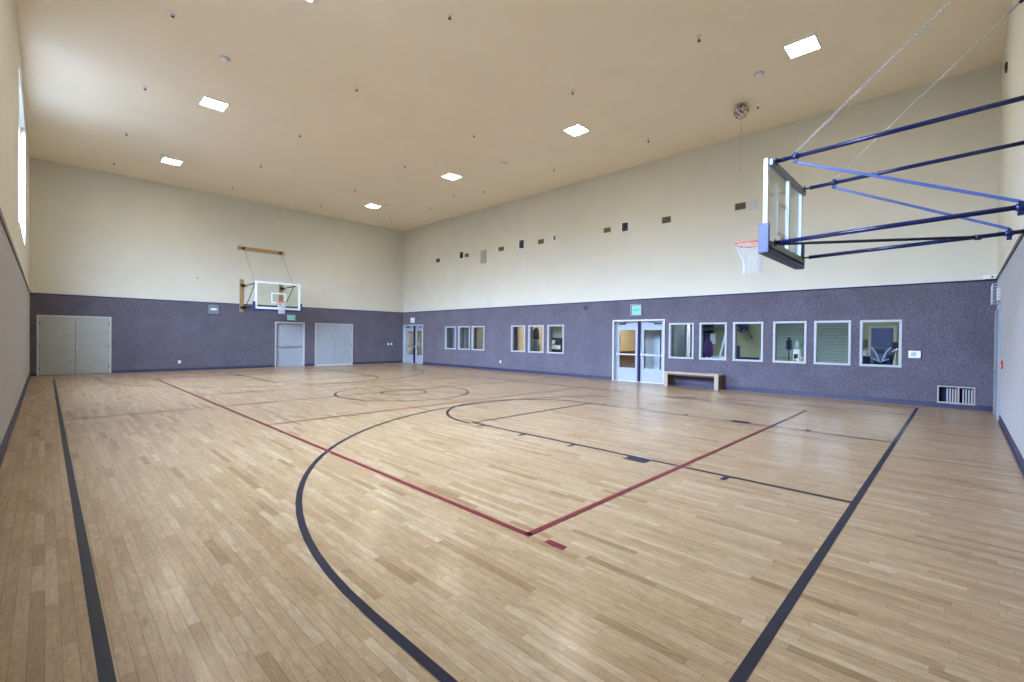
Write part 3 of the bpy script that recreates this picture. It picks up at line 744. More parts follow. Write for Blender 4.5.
t = thing('wall_plate', (XW, 4.35, 5.28), 'pale square plate beside the near backboard, high on the right wall', 'wall plate')
MB().box(XW-0.02, XW, 4.24, 4.46, 5.27, 5.57, 0.006).build('cover', 'plate', t)
t = thing('wall_alarm', (12.33, YN, 6.54), 'tiny red and black alarm high on the near wall in the corner', 'alarm')
MB().box(12.25, 12.41, YN, YN+0.03, 6.47, 6.61, 0.006).build('housing', 'dark', t); MB().box(12.3, 12.36, YN+0.03, YN+0.038, 6.50, 6.58, 0.003).build('lens', 'redp', t)
t = thing('pull_alarm', (12.05, YN, 1.09), 'small red fire alarm pull beside the door frame at right', 'alarm')
MB().box(11.98, 12.10, YN, YN+0.025, 1.02, 1.17, 0.006).build('housing', 'redp', t); MB().box(12.0, 12.08, YN+0.025, YN+0.032, 1.06, 1.09, 0.002).build('pull_handle', 'white', t)
# sensor on the cap rail in the right corner
t = thing('corner_sensor', (XW, -0.45, ZT), 'white box with black lens on the cap rail in the right corner', 'sensor')
MB().box(XW-0.075, XW-0.030, -0.54, -0.33, ZT+0.002, ZT+0.085, 0.008).build('housing', 'white', t)
MB().lathe([(0.0, 0), (0.018, 0), (0.018, -0.015), (0.0, -0.02)], (XW-0.075, -0.47, ZT+0.045), 14, 'x').build('lens', 'dark', t)
MB().box(XW-0.085, XW-0.035, -0.42, -0.36, ZT-0.035, ZT+0.002, 0.006).build('detector_head', 'dark', t)
# controls / outlets
t = thing('thermostat', (XW, 0.77, 1.19), 'white horizontal thermostat box right of the last interior window', 'thermostat')
MB().box(XW-0.05, XW, 0.66, 0.88, 1.11, 1.28, 0.008).build('housing', 'white', t); MB().box(XW-0.054, XW-0.05, 0.735, 0.84, 1.145, 1.25, 0.002).build('bezel', 'plate', t)
MB().lathe([(0.0, 0), (0.012, 0), (0.010, -0.01), (0, -0.01)], (XW-0.054, 0.78, 1.20), 10, 'x').build('knob', 'dark', t)
def plate(c, ax, w, hh, label, g=None, n='outlet_plate', cat='outlet'):
    t = thing(n, c, label, cat, g); x, y, z = c
    if ax == 'y':
        MB().box(x-w/2, x+w/2, YF-0.008, YF, z-hh/2, z+hh/2, 0.003).build('cover_plate', 'white', t)
        MB().box(x-w/6, x+w/6, YF-0.012, YF-0.008, z-hh/3.4, z+hh/3.4, 0.002).build('socket', 'plate', t)
    else:
        MB().box(XW-0.008, XW, y-w/2, y+w/2, z-hh/2, z+hh/2, 0.003).build('cover_plate', 'white', t)
        MB().box(XW-0.012, XW-0.008, y-w/6, y+w/6, z-hh/3.4, z+hh/3.4, 0.002).build('socket', 'plate', t)
plate((3.845, YF, 0.36), 'y', 0.09, 0.12, 'white outlet low on the far wall between the left doors and the hoop')
plate((13.40, YF, 1.06), 'y', 0.10, 0.13, 'left one of two white wall plates near the far right corner', 'paired plates on the far wall', 'switch_plate', 'switch')
plate((13.60, YF, 1.06), 'y', 0.10, 0.13, 'right one of two white wall plates near the far right corner', 'paired plates on the far wall', 'switch_plate', 'switch')
plate((XW, 14.78, 0.40), 'x', 0.08, 0.12, 'white outlet below and between the two far window groups')
t = thing('outlet_plate', (XL, 10.4, 0.48), 'small pale plate low on the fabric dado of the left wall', 'outlet')
MB().box(XL, XL+0.008, 10.4-0.04, 10.4+0.04, 0.48-0.06, 0.48+0.06, 0.003).build('cover_plate', 'white', t); MB().box(XL+0.008, XL+0.011, 10.4-0.015, 10.4+0.015, 0.48-0.035, 0.48+0.035, 0.002).build('socket', 'plate', t)
t = thing('wall_fixture', (5.03, YF, 2.36), 'square grey fixture with a pale oval, left of the distant hoop', 'wall fixture')
MB().box(4.84, 5.23, YF-0.06, YF, 2.37, 2.76, 0.01).build('housing', 'boardback', t)
MB().box(4.875, 5.195, YF-0.068, YF-0.06, 2.405, 2.725, 0.004).build('face_plate', 'bluegrey', t)
b = MB().lathe([(0.0, -0.03), (0.06, -0.026), (0.11, -0.012), (0.13, 0)], (0, 0, 0), 24, 'y')
for v in b.bm.verts: v.co = Vector((v.co.x*1.0+5.03, v.co.y+YF-0.066, v.co.z*0.42+2.565))
b.build('oval_lens', 'white', t)
# two knots / bolts on the far wall
for x, z, lb in ((4.46, 3.85, 'tiny dark bolt on the cream far wall left of the hoop'), (9.72, 3.74, 'tiny dark bolt on the cream far wall right of the hoop')):
    o = MB().lathe([(0.0, 0), (0.035, 0), (0.03, -0.015), (0.0, -0.02)], (x, YF, z), 12, 'y').build('wall_bolt', 'vgrey'); tag(o, lb, 'bolt')
S(MB().lathe([(0.0, -0.0015), (0.105, -0.0015), (0.105, 0.0)], (XW, 10.17, 2.66), 24, 'x').build('dado_patch', 'dado_dark', ww), 'faint dark round patch on the fabric dado')
# low return-air vent
t = thing('low_wall_vent', (XW, 0.06, 0.12), 'low twin vent with upright slats near the right corner', 'vent')
b = picture_frame_x(MB(), XW-0.02, XW+0.03, -0.25, 0.37, 0.10, 0.50, 0.03); b.box(XW-0.02, XW+0.03, 0.005, 0.035, 0.13, 0.47, 0.003); b.build('vent_frame', 'sill', t)
MB().box(XW+0.19, XW+0.199, -0.22, 0.34, 0.12, 0.47).build('vent_backing', 'mach', t)
b = MB()
for a, c in ((-0.21, -0.02), (0.05, 0.27)):
    n = int((c-a)/0.045)
    for i in range(n): b.box(XW+0.05, XW+0.12, a+i*0.045+0.005, a+i*0.045+0.030, 0.125, 0.44)
b.build('upright_slats', 'alu', t)
MB().box(XW+0.02, XW+0.15, 0.02, 0.05, 0.125, 0.465).build('divider', 'brownpanel', t)

# ------------------------------------------------------------------ bench
t = thing('bench', (13.95, 5.9, 0), 'light wooden slab bench with wide end legs against the right wall', 'bench')
bx0, bx1, by0, by1, bh = 13.78, 14.26, 5.04, 6.74, 0.47
MB().box(bx0, bx1, by0, by1, bh-0.055, bh, 0.008).build('seat', 'bench', t)
for y in (by0+0.01, by1-0.13):
    MB().box(bx0+0.01, bx0+0.06, y, y+0.12, 0, bh-0.055, 0.006).build('leg', 'bench', t)
    MB().box(bx1-0.07, bx1-0.02, y, y+0.12, 0, bh-0.055, 0.006).build('leg', 'benchd', t)
    MB().box(bx0+0.06, bx1-0.07, y+0.012, y+0.05, 0.02, bh-0.055, 0.004).build('end_panel', 'benchd', t)
MB().box(bx0+0.02, bx0+0.05, by0+0.13, by1-0.13, bh-0.10, bh-0.055, 0.004).build('apron', 'benchd', t)
MB().box(bx1-0.06, bx1-0.03, by0+0.13, by1-0.13, bh-0.13, bh-0.055, 0.004).build('apron', 'benchd', t)

# ------------------------------------------------------------------ basketball hoops
def net_mesh(c, R, L, rr):
    b = MB(); n = 12; rows = [(0, R*0.98), (0.16, R*0.86), (0.32, R*0.72), (0.48, R*0.60), (0.64, R*0.52), (0.82, R*0.50), (1.0, R*0.54)]
    def P(i, k):
        f, r = rows[i]; a = 2*math.pi*(k+(0.5 if i % 2 else 0))/n
        return c+Vector((r*math.cos(a), r*math.sin(a), -f*L))
    for i in range(len(rows)-1):
        for k in range(n):
            a = P(i, k)
            if i % 2: pr = (P(i+1, k), P(i+1, k+1))
            else: pr = (P(i+1, k), P(i+1, k-1))
            for q in pr: b.tube([a, q], rr, 5, cap=False)
    return b
def hoop(name, xl, xr, yb, s, ztop, zbot, ywall, xp, zu, zlw, label, rimz, rimx, far=False, dz=0.0):
    """s=+1: board faces +y and is carried from a wall at smaller y. yb = rear plane of the board"""
    t = thing(name, ((xl+xr)/2, ywall, 0), label, 'basketball hoop')
    th = 0.05; y0, y1 = sorted((yb, yb+s*th)); yf = yb+s*th; w = 0.036 if not far else 0.085; pdn = 0.06 if not far else 0.10
    def fr(b, x0, x1, z0, z1, ya, yb_, w):
        b.box(x0, x1, ya, yb_, z1-w, z1, 0.004).box(x0, x1, ya, yb_, z0, z0+w, 0.004).box(x0, x0+w, ya, yb_, z0+w, z1-w, 0.004).box(x1-w, x1, ya, yb_, z0+w, z1-w, 0.004)
        return b
    f = fr(MB(), xl, xr, zbot, ztop, y0, y1, w).build('backboard_frame', 'white' if far else 'alu', t)
    # steel channel on the rear, top and bottom, with uprights
    rb = MB(); ya, yc = sorted((yb-s*0.045, yb-s*0.002))
    rb.box(xl+0.02, xr-0.02, ya, yc, ztop-0.085, ztop-0.01, 0.003).build('rear_channel', 'boardback', t)
    MB().box(xl+0.02, xr-0.02, ya, yc, zbot+0.01, zbot+0.085, 0.003).build('rear_channel', 'boardback', t)
    xm = (xl+xr)/2
    if not far: MB().box(xm-0.07, xm-0.02, ya, yc, zbot+0.085, ztop-0.085, 0.003).build('rear_upright', 'alu', t)
    gm = MB().box(xl+w, xr-w, min(yf-s*0.014, yf-s*0.004), max(yf-s*0.014, yf-s*0.004), zbot+w, ztop-w).build('glass_panel', 'bglass', t)
    # painted border and target square on the front face of the glass
    sq = MB(); sw, z0 = 0.30, rimz+(-0.02 if far else 0.02)
    qa, qb = sorted((yf-s*0.003, yf+s*0.001))
    fr(sq, rimx-sw, rimx+sw, z0, z0+0.45, qa, qb, 0.055 if far else 0.05); sq.build('target_square', 'white', t)
    # padding along the lower edge and up the lower corners
    pd = MB(); pa, pb = sorted((yb-s*0.03, yf+s*0.04)); ph = 0.30
    pd.box(xl-0.03, xr+0.03, pa, pb, zbot-pdn, zbot-0.004, 0.012)
    pt = 0.075 if far else 0.035
    pd.box(xl-pt, xl-0.002, pa, pb, zbot-pdn, zbot+ph, 0.012).box(xr+0.002, xr+pt, pa, pb, zbot-pdn, zbot+ph, 0.012)
    pd.build('edge_padding', 'pad', t)
    # ring
    rc = Vector((rimx, yf+s*0.38, rimz)); R = 0.225
    rim = MB().torus(rc, R, 0.011 if not far else 0.016, 40, 8)
    ra, rb2 = sorted((yf, yf+s*0.13))
    rim.box(rimx-0.09, rimx+0.09, ra, rb2, rimz-0.012, rimz+0.004, 0.003)
    rim.tube([rc+Vector((-0.16, -s*0.16, -0.012)), (rimx-0.06, yf, rimz-0.11)], 0.009, 6).tube([rc+Vector((0.16, -s*0.16, -0.012)), (rimx+0.06, yf, rimz-0.11)], 0.009, 6)
    ro = rim.build('rim', 'rim', t)
    MB().box(rimx-0.10, rimx+0.10, min(yf, yf+s*0.012), max(yf, yf+s*0.012), rimz-0.14, rimz+0.02, 0.003).build('rim_bracket', 'blk', t)
    net_mesh(rc+Vector((0, 0, -0.012)), R, 0.41 if not far else 0.47, 0.0040 if not far else 0.008).build('net', 'net', t)
    # poles
    pr = 0.024 if not far else 0.022
    for x in xp:
        for z in (zu, zlw):
            g0 = 0.06 if x == xp[0] else 0.12
            po = MB().tube([(x, yb-s*g0, z), (x, ywall+s*0.055, z+dz)], pr, 14).build('support_pole', 'navy', t)
            MB().tube([(x, yb-s*0.045, z), (x, yb-s*0.13, z)], 0.013, 10).lathe([(0.028, 0), (0.028, -s*0.02)], (x, yb-s*0.115, z), 12, 'y').box(x-0.04, x+0.04, min(yb-s*0.046, yb-s*0.054), max(yb-s*0.046, yb-s*0.054), z-0.04, z+0.04, 0.002).build('pole_end', 'blk', po)
    return t, rc
def clamp(t, p, r=0.034):
    x, y, z = p
    MB().lathe([(r*0.8, -0.035), (r, -0.03), (r, 0.03), (r*0.8, 0.035)], p, 12, 'y').box(x-0.012, x+0.012, y-0.022, y+0.022, z-0.075, z-0.02, 0.003).box(x-0.010, x+0.010, y-0.018, y+0.018, z+0.02, z+0.055, 0.003).build('clamp', 'navy', t)
def chain(t, a, b_, ln=0.050, r=0.0042, wdt=0.012):
    a, b_ = Vector(a), Vector(b_); d = (b_-a); L = d.length; d.normalize()
    s1 = d.cross(Vector((1, 0, 0))).normalized(); s2 = d.cross(s1).normalized()
    m = MB(); n = int(L/(ln*0.78))
    for i in range(n):
        c = a+d*((i+0.5)*L/n); fr = (d, s1 if i % 2 else s2)
        m.torus(c, ln/2, r, 10, 5, wdt, fr)
    return m.build('chain', 'chain', t)

# near hoop
t, rc = hoop('basketball_hoop', 6.05, 7.72, 1.67, 1, 3.68, 2.60, YN, (6.20, 7.60), 3.665, 2.68,
             'close glass basketball hoop carried on long dark blue poles at the right', 2.845, 6.95, dz=0.055)
for x, yt, zw in ((6.20, 1.42, 5.30), (7.60, 1.27, 5.30)):
    clamp(t, (x, yt, 3.672)); clamp(t, (x, -0.375, 2.73))
    MB().bar((x, yt+0.02, 3.665-0.05), (x, -0.375, 2.73+0.05), 0.010, 0.030, 0.002).build('diagonal_brace', 'blue', t)
    chain(t, (x, yt, 3.72), (x, YN+0.12, zw))
    MB().tube([(x, YN+0.13, zw-0.01), (x, YN+0.05, zw+0.04)], 0.02, 8).box(x-0.03, x+0.03, YN+0.04, YN+0.07, zw-0.02, zw+0.12, 0.004).build('chain_hook', 'blk', t)
    MB().box(x-0.075, x+0.075, YN, YN+0.04, 2.45, 3.90, 0.005).build('wall_timber', 'timber', t)
MB().box(5.9, 7.9, YN, YN+0.04, 5.25, 5.42, 0.005).build('wall_timber', 'timberx', t)
MB().tube([(6.20, 1.58, 2.66), (7.60, -0.12, 2.725)], 0.017, 12).build('cross_brace', 'blk', t)
MB().lathe([(0.032, -0.03), (0.032, 0.03)], (7.60, -0.13, 2.72), 12, 'y').build('clamp', 'blk', t)

# far hoop
t, rc = hoop('basketball_hoop', 6.17, 8.02, 21.25, -1, 3.79, 2.61, YF, (6.22, 7.80), 3.68, 2.70,
             'distant glass basketball hoop on the far end wall below a timber rail', 2.90, 7.10, True)
for x, xt in ((6.22, 6.16), (7.80, 7.70)):
    MB().tube([(x, 21.42, 3.66), ((x+xt)/2-0.02, 22.0, 3.05), (x, YF-0.09, 2.72)], 0.016, 8).build('diagonal_brace', 'navy', t)
    MB().tube([(x, 21.40, 3.70), (xt, YF-0.06, 5.32)], 0.007, 6).build('cable', 'boardback', t)
for x in (6.09, 7.72):
    MB().box(x-0.075, x+0.075, YF-0.045, YF, 2.50, 3.95, 0.005).build('wall_timber', 'timber', t)
    for z in (2.70, 3.68): MB().box(x-0.05, x+0.12, YF-0.085, YF-0.045, z-0.06, z+0.06, 0.004).build('mounting_bracket', 'blk', t)
MB().box(5.93, 7.87, YF-0.045, YF, 5.25, 5.41, 0.005).build('wall_timber', 'timberx', t)
for x in (6.16, 7.70): MB().box(x-0.07, x+0.05, YF-0.065, YF-0.045, 5.28, 5.38, 0.003).build('cable_anchor', 'blk', t)

# ------------------------------------------------------------------ rooms behind the right wall
RX = 18.4; X0 = XW+WT
def room(y0, y1, nm, back, side, zc=2.7, lamp='roomlamp', n=2):
    S(MB().box(X0, RX, y0, y1, -0.12, -0.0).build('floor_%s' % nm, 'carpet'), 'dark floor of the %s' % nm.replace('_', ' '), 'floor')
    S(MB().box(X0, RX, y0, y1, zc, zc+0.1).build('ceiling_%s' % nm, 'trimw'), 'pale ceiling of the %s' % nm.replace('_', ' '), 'ceiling')
    w = MB().box(RX, RX+0.1, y0, y1, 0, zc).build('wall_%s' % nm, back); S(w, 'back wall of the %s seen through its windows' % nm.replace('_', ' '), 'wall')
    sd = MB().box(X0, RX, y0-0.06, y0, 0, zc).box(X0, RX, y1, y1+0.06, 0, zc).build('side_panel', side, w); S(sd)
    for i in range(n):
        y = y0+(y1-y0)*(i+0.5)/n
        k = light_fixture('ceiling_light', (16.4, y, zc), 0.3, lamp)  # added panel above the window view, lights the room behind the glass
        k['label'] = 'added unseen light inside the %s, %s from the near side' % (nm.replace('_', ' '), ('first', 'second', 'third')[i])
room(0.2, 7.0-0.06, 'fitness_room', 'olive', 'bluegrey', 2.7, 'roomlamp', 3)
room(6.98+0.02, 10.0, 'lobby', 'beige', 'beige', 2.7, 'room_fill_warm', 1)
room(10.08, 14.9, 'club_room', 'beige', 'beige', 2.7, 'room_fill_warm', 2)
room(15.0, 20.0, 'office', 'beige', 'beige', 2.7, 'room_fill_warm', 2)
room(20.1, 25.0, 'passage', 'olive', 'beige', 2.7, 'room_fill_warm', 1)

# fitness room contents -------------------------------------------------
# blinds on the back wall
def blinds(y0, y1, z0, z1, label):
    t = thing('window_blind', (RX-0.05, (y0+y1)/2, z0), label, 'blind', 'blinds in the fitness room')
    MB().box(RX-0.09, RX-0.02, y0, y1, z1, z1+0.05, 0.004).build('head_rail', 'slat', t)
    b = MB(); n = int((z1-z0)/0.075)
    for i in range(n):
        z = z0+(i+0.5)*(z1-z0)/n
        b.box(-0.024, 0.024, y0-(y0+y1)/2, (y1-y0)/2, -0.0025, 0.0025, 0)
        vs_ = b.bm.verts[:] if False else None
        # tilt the newest eight vertices
        b.bm.verts.ensure_lookup_table()
        for v in b.bm.verts[-8:]:
            a = math.radians(50); x, zz = v.co.x, v.co.z
            v.co = Vector((RX-0.06+x*math.cos(a)-zz*math.sin(a), v.co.y+(y0+y1)/2, z+x*math.sin(a)+zz*math.cos(a)))
    b.build('blind_slats', 'slat', t)
blinds(3.85, 5.15, 0.9, 2.35, 'teal grey slatted blind seen through the fourth window of the near group')
blinds(2.62, 3.50, 0.7, 2.35, 'teal grey slatted blind seen through the fifth window of the near group')
# slate blue door in white frame (last window)
t = thing('interior_door', (RX, 1.7, 0), 'slate blue door in a pale frame seen through the last window', 'door')
MB().box(RX-0.03, RX, 1.42, 1.49, 0, 1.98, 0.003).box(RX-0.03, RX, 2.03, 2.10, 0, 1.98, 0.003).box(RX-0.03, RX, 1.49, 2.03, 1.91, 1.98, 0.003).build('door_frame', 'vgrey', t)
MB().box(RX-0.02, RX-0.001, 1.49, 2.03, 0, 1.91).build('door_leaf', 'bluedoor', t)
MB().lathe([(0.02, 0), (0.02, -0.02), (0.03, -0.05), (0, -0.06)], (RX-0.02, 1.56, 0.98), 10, 'x').build('door_knob', 'steel', t)
# stationary bike-like machine behind the last window
def bike(x, y, label, s=1.0, name='exercise_bike', acc='white'):
    t = thing(name, (x, y, 0), label, 'exercise machine')
    def p(a, b, c): return (x+a*s, y+b*s, c*s)
    MB().tube([p(0, -0.5, 0.04), p(0, 0.5, 0.04)], 0.035*s, 8).tube([p(-0.25, -0.5, 0.035), p(0.25, -0.5, 0.035)], 0.035*s, 8).tube([p(-0.25, 0.5, 0.035), p(0.25, 0.5, 0.035)], 0.035*s, 8).build('base_frame', 'blk', t)
    MB().torus(p(0, -0.25, 0.36), 0.24*s, 0.035*s, 28, 8, None, (Vector((0, 1, 0)), Vector((0, 0, 1)))).lathe([(0.0, -0.02), (0.2*s, -0.015), (0.2*s, 0.015), (0.0, 0.02)], p(0, -0.25, 0.36), 20, 'x').build('flywheel', 'mach', t)
    MB().tube([p(0, -0.3, 0.3), p(0, -0.42, 1.1)], 0.03*s, 8).tube([p(0, 0.2, 0.1), p(0, 0.3, 0.95)], 0.03*s, 8).tube([p(0, -0.3, 0.5), p(0, 0.25, 0.45)], 0.035*s, 8).build('main_frame', 'mach', t)
    MB().box(x-0.12*s, x+0.12*s, y+0.16*s, y+0.44*s, 0.95*s, 1.03*s, 0.03).build('saddle', 'blk', t)
    MB().tube([p(-0.26, -0.62, 1.22), p(-0.24, -0.42, 1.10), p(0.24, -0.42, 1.10), p(0.26, -0.62, 1.22)], 0.020*s, 8).build('handlebar', acc, t)
    MB().box(x-0.1*s, x+0.1*s, y-0.5*s, y-0.40*s, 1.16*s, 1.34*s, 0.01).build('console', 'blk', t)
    MB().tube([p(-0.1, -0.02, 0.42), p(-0.1, 0.12, 0.28), p(-0.2, 0.12, 0.28)], 0.014*s, 6).tube([p(0.1, -0.02, 0.42), p(0.1, -0.16, 0.55), p(0.2, -0.16, 0.55)], 0.014*s, 6).build('pedal_cranks', acc, t)
    return t
bike(16.7, 1.80, 'dark blue exercise bike behind the elliptical trainer in the last window', 1.1)
bike(16.4, 0.62, 'dark exercise bike at the right edge behind the last window', 1.1)
bike(16.3, 4.0, 'low dark exercise bike seen at the bottom of the fourth near window', 0.80)
t = thing('elliptical_trainer', (15.3, 1.5, 0), 'navy elliptical trainer with pale V shaped arms seen low in the last window', 'exercise machine')
MB().box(15.1, 15.5, 1.25, 1.36, 0, 1.16, 0.04).box(15.12, 15.48, 1.36, 1.62, 0.0, 1.02, 0.05).build('drive_housing', 'mach', t)
MB().box(15.1, 15.16, 1.34, 1.60, 1.18, 1.30, 0.02).build('console', 'blk', t)
MB().tube([(15.1, 1.44, 1.0), (15.1, 1.36, 1.22), (15.08, 1.27, 1.34)], 0.019, 8).build('arm', 'lcurtain', t)
MB().tube([(15.1, 1.50, 1.0), (15.1, 1.58, 1.22), (15.08, 1.66, 1.34)], 0.019, 8).build('arm', 'lcurtain', t)
MB().tube([(15.05, 1.30, 1.04), (15.05, 1.47, 0.97), (15.05, 1.66, 1.06)], 0.013, 8).build('front_grip', 'lcurtain', t)
t = thing('equipment_desk', (15.6, 1.95, 0), 'dark desk with a brown monitor at the left edge of the last window', 'desk')
MB().box(15.4, 15.8, 1.74, 2.1, 0, 1.08, 0.02).build('cabinet', 'mach', t)
MB().box(15.42, 15.50, 1.78, 2.02, 1.30, 1.54, 0.01).box(15.45, 15.49, 1.87, 1.92, 1.08, 1.32, 0.004).build('monitor', 'brownpanel', t)
MB().box(15.40, 15.46, 1.80, 1.93, 1.10, 1.24, 0.01).build('paper_tray', 'lcurtain', t)
# wall speaker (dark bottle shape) on blinds
t = thing('speaker_stand', (17.6, 4.14, 0), 'tall dark cabinet speaker on a thin pole seen through the fourth near window', 'speaker')
MB().tube([(17.6, 4.14, 0.02), (17.6, 4.14, 1.2)], 0.018, 8).lathe([(0.0, 0), (0.15, 0), (0.15, 0.02), (0, 0.03)], (17.6, 4.14, 0), 16).build('pole', 'blk', t)
MB().box(17.53, 17.67, 4.07, 4.21, 1.18, 1.50, 0.02).lathe([(0.03, 1.50), (0.04, 1.58), (0.0, 1.59)], (17.6, 4.14, 0), 10).build('speaker_box', 'mach', t)
t = thing('water_dispenser', (17.6, 3.89, 0), 'slim white column dispenser seen through the fourth near window', 'water dispenser')
MB().box(17.45, 17.75, 3.80, 3.98, 0, 1.20, 0.02).build('cabinet', 'white', t)
MB().lathe([(0.03, 1.20), (0.03, 1.22), (0.06, 1.26), (0.06, 1.40), (0.03, 1.46), (0, 1.47)], (17.6, 3.89, 0), 18).build('bottle', 'slat', t)
# rack machine behind second window
t = thing('cable_machine', (16.0, 6.0, 0), 'dark blue cable machine with a slanting white bar seen through the second near window', 'exercise machine')
MB().box(15.7, 15.8, 6.35, 6.50, 0, 2.1, 0.006).box(15.7, 15.8, 5.35, 5.45, 0, 2.1, 0.006).build('upright', 'mach', t)
MB().box(15.68, 15.82, 5.35, 6.50, 1.80, 1.90, 0.006).build('top_bar', 'bluegrey', t)
MB().box(15.65, 15.95, 6.15, 6.42, 0.2, 1.7, 0.01).build('weight_stack', 'mach', t)
MB().bar((15.55, 5.75, 0.55), (15.55, 5.45, 1.80), 0.05, 0.07, 0.006).build('slanting_bar', 'white', t)
MB().box(15.5, 15.8, 5.4, 6.1, 0.86, 0.94, 0.02).build('bench_pad', 'white', t)
MB().box(15.62, 15.7, 5.85, 6.0, 1.35, 1.7, 0.01).build('notice_card', 'white', t)
t = thing('punch_bag', (15.2, 5.98, 1.2), 'purple punch bag hanging in front of the cable machine', 'punch bag')
MB().lathe([(0.0, 0.36), (0.08, 0.34), (0.13, 0.2), (0.14, 0), (0.12, -0.16), (0.0, -0.22)], (15.2, 5.88, 1.12), 20).build('bag', 'purple', t)
MB().tube([(15.2, 5.88, 1.47), (15.2, 5.88, 2.7)], 0.008, 6).build('hanging_cord', 'blk', t)
# third window: dark wall fan with pull cord
t = thing('wall_fan', (17.9, 5.72, 1.98), 'dark wall fan with a drop cord on the olive wall behind the third near window', 'wall fan')
F3 = Vector((17.9, 5.72, 1.98))
MB().tube([(RX, 5.72, 2.12), (17.95, 5.72, 2.0)], 0.03, 8).build('arm', 'blk', t)
MB().torus(F3, 0.20, 0.02, 24, 6, None, (Vector((0, 1, 0)), Vector((0, 0, 1)))).torus(F3, 0.11, 0.016, 24, 6, None, (Vector((0, 1, 0)), Vector((0, 0, 1)))).lathe([(0.0, -0.05), (0.07, -0.03), (0.07, 0.05), (0, 0.06)], F3, 14, 'x').build('guard_rings', 'mach', t)
b = MB()
for k in range(4):
    a = k*math.pi/2+0.4
    b.bar(F3+Vector((0, 0.05*math.cos(a), 0.05*math.sin(a))), F3+Vector((0, 0.17*math.cos(a), 0.17*math.sin(a))), 0.012, 0.11)
b.build('fan_blades', 'mach', t)
MB().tube([(17.88, 5.56, 1.9), (17.88, 5.40, 1.62)], 0.010, 6).lathe([(0.0, 0.04), (0.035, 0), (0.0, -0.04)], (17.88, 5.39, 1.60), 10).build('drop_cord', 'blk', t)
t = thing('weight_rack', (15.9, 5.2, 0), 'dark upright post at the lower left of the third near window', 'exercise machine')
MB().box(15.85, 15.95, 5.16, 5.24, 0, 1.30, 0.006).box(15.6, 16.2, 5.16, 5.24, 0, 0.06, 0.006).build('post', 'mach', t)
MB().box(15.8, 16.0, 4.6, 5.24, 0.86, 0.93, 0.01).build('side_arm', 'mach', t)
# first near window: white door edge + dark strip
t = thing('open_door', (16.0, 6.9, 0), 'white open door edge seen through the first near window', 'door')
MB().box(15.75, 16.05, 6.86, 6.91, 0, 2.05, 0.004).build('door_leaf', 'lcurtain', t)
MB().box(14.75, 15.60, 6.87, 6.91, 0, 2.3, 0.004).build('side_leaf', 'slat', t)
MB().tube([(15.98, 6.86, 0.98), (15.98, 6.80, 0.98), (15.88, 6.80, 0.98)], 0.012, 6).build('door_handle', 'dark', t)
# lobby: brown panelled lower wall
t = thing('wall_panelling', (RX-0.05, 9.0, 0), 'brown panelled lower wall seen through the glazed door', 'wall panelling')
MB().box(RX-0.04, RX-0.001, 7.02, 9.98, 0, 0.98, 0.004).build('panel', 'brownpanel', t)
MB().box(15.0, RX-0.05, 9.96, 9.999, 0, 0.98, 0.004).build('side_panel', 'brownpanel', t)
MB().box(RX-0.06, RX-0.001, 7.02, 9.98, 0.98, 1.03, 0.004).build('panel_cap', 'brownpanel', t)
t = thing('lobby_cabinet', (16.4, 9.0, 0), 'tall white cabinet seen through the right leaf of the glazed door', 'cabinet')
MB().box(15.6, 16.1, 7.78, 8.35, 0, 2.2, 0.008).build('body', 'lcurtain', t)
MB().box(15.585, 15.6, 8.05, 8.06, 0.05, 2.15).build('door_gap', 'plate', t)
# club room
def curtain(x, y0, y1, z0, z1, mat, label, axis='y'):
    t = thing('curtain', (x, (y0+y1)/2, z0), label, 'curtain')
    b = MB(); n = 40; prev = None
    for i in range(n+1):
        y = y0+(y1-y0)*i/n; xx = x+0.03*math.sin(i*1.4)
        cur = (b.bm.verts.new((xx, y, z0)), b.bm.verts.new((xx, y, z1)), b.bm.verts.new((xx+0.012, y, z1)), b.bm.verts.new((xx+0.012, y, z0)))
        if prev:
            for k in range(4): b.bm.faces.new((prev[k], prev[(k+1) % 4], cur[(k+1) % 4], cur[k]))
        prev = cur
    b.build('drape', mat, t)
    MB().tube([(x, y0-0.05, z1+0.01), (x, y1+0.05, z1+0.01)], 0.014, 8).build('curtain_rail', 'steel', t)
curtain(14.75, 14.15, 14.44, 0.7, 2.1, 'curtain', 'grey green curtain at the left side of the fourth far window')
curtain(14.75, 13.20, 13.40, 0.7, 2.1, 'curtain', 'grey green curtain at the left side of the fifth far window')
curtain(14.75, 12.15, 12.33, 0.7, 2.1, 'curtain', 'grey green curtain at the left side of the sixth far window')
curtain(14.75, 16.90, 17.15, 0.7, 2.1, 'curtain', 'grey green curtain at the left side of the third far window')
curtain(14.75, 17.87, 18.22, 0.7, 2.1, 'curtain', 'grey green curtain at the left side of the second far window')
curtain(14.72, 18.46, 18.68, 0.7, 2.1, 'lcurtain', 'ruffled white curtain at the right side of the farthest window')
t = thing('dark_cabinet', (15.2, 18.9, 0), 'black cabinet seen through the farthest window', 'cabinet')
MB().box(14.95, 15.35, 19.05, 19.38, 0, 2.25, 0.01).build('body', 'dark', t); MB().box(14.94, 14.95, 19.08, 19.35, 0.1, 2.15).build('door', 'blk', t)
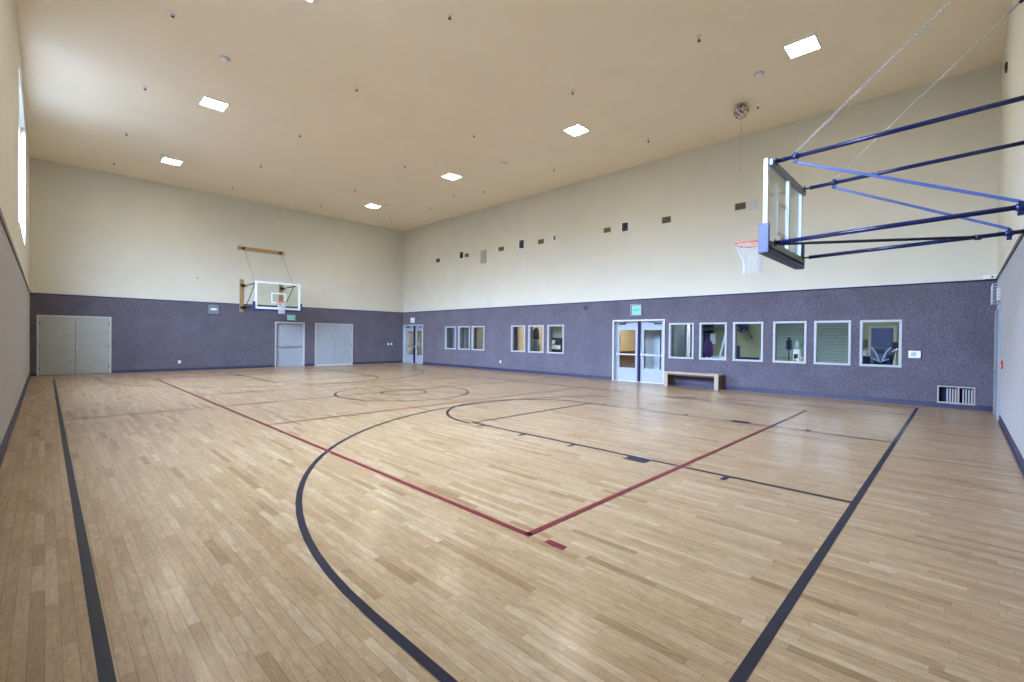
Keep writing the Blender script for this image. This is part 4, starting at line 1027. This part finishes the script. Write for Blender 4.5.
t = thing('coat_stand', (15.1, 13.32, 0), 'dark coat over a green cloth on a stand behind the fifth far window', 'coat stand')
MB().tube([(15.1, 13.32, 0.03), (15.1, 13.32, 1.98)], 0.02, 8).lathe([(0.0, 0), (0.2, 0), (0.2, 0.03), (0, 0.04)], (15.1, 13.32, 0), 18).build('pole', 'blk', t)
MB().lathe([(0.0, 1.95), (0.06, 1.93), (0.12, 1.84), (0.145, 1.6), (0.15, 1.42), (0.0, 1.40)], (15.1, 13.32, 0), 14).build('coat', 'blk', t)
MB().lathe([(0.0, 1.40), (0.13, 1.39), (0.17, 1.0), (0.18, 0.7), (0.0, 0.7)], (15.1, 13.32, 0), 14).build('green_cloth', 'curtain', t)
t = thing('notice_board', (RX, 14.5, 1.5), 'pale board on the wall seen at the top of the sixth far window', 'board')
MB().box(15.7, 15.74, 12.35, 12.98, 1.50, 2.05, 0.004).build('board_face', 'trimw', t); MB().box(15.74, 15.76, 12.33, 13.0, 0.0, 2.07, 0.004).build('board_stand', 'dark', t)
t = thing('stacked_clutter', (15.3, 12.3, 0), 'black table with white papers seen at the bottom of the sixth far window', 'table')
MB().box(15.15, 15.65, 12.0, 12.9, 0.98, 1.02, 0.004).box(15.2, 15.25, 12.05, 12.1, 0, 0.98).box(15.2, 15.25, 12.8, 12.85, 0, 0.98).box(15.55, 15.6, 12.05, 12.1, 0, 0.98).box(15.55, 15.6, 12.8, 12.85, 0, 0.98).build('table_frame', 'dark', t)
MB().box(15.2, 15.4, 12.2, 12.45, 1.02, 1.18, 0.01).build('papers', 'white', t); MB().box(15.2, 15.45, 12.5, 12.62, 1.02, 1.4, 0.01).build('binder', 'white', t); MB().box(15.42, 15.5, 12.25, 12.6, 1.02, 1.42, 0.01).build('dark_screen', 'dark', t)
t = thing('open_door', (15.6, 18.0, 0), 'tan door with a pale edge seen through the second far window', 'door')
MB().box(15.3, 15.35, 17.98, 18.40, 0, 2.3, 0.004).build('door_leaf', 'beige', t); MB().box(15.28, 15.36, 18.40, 18.47, 0, 2.3, 0.004).build('door_edge', 'white', t)
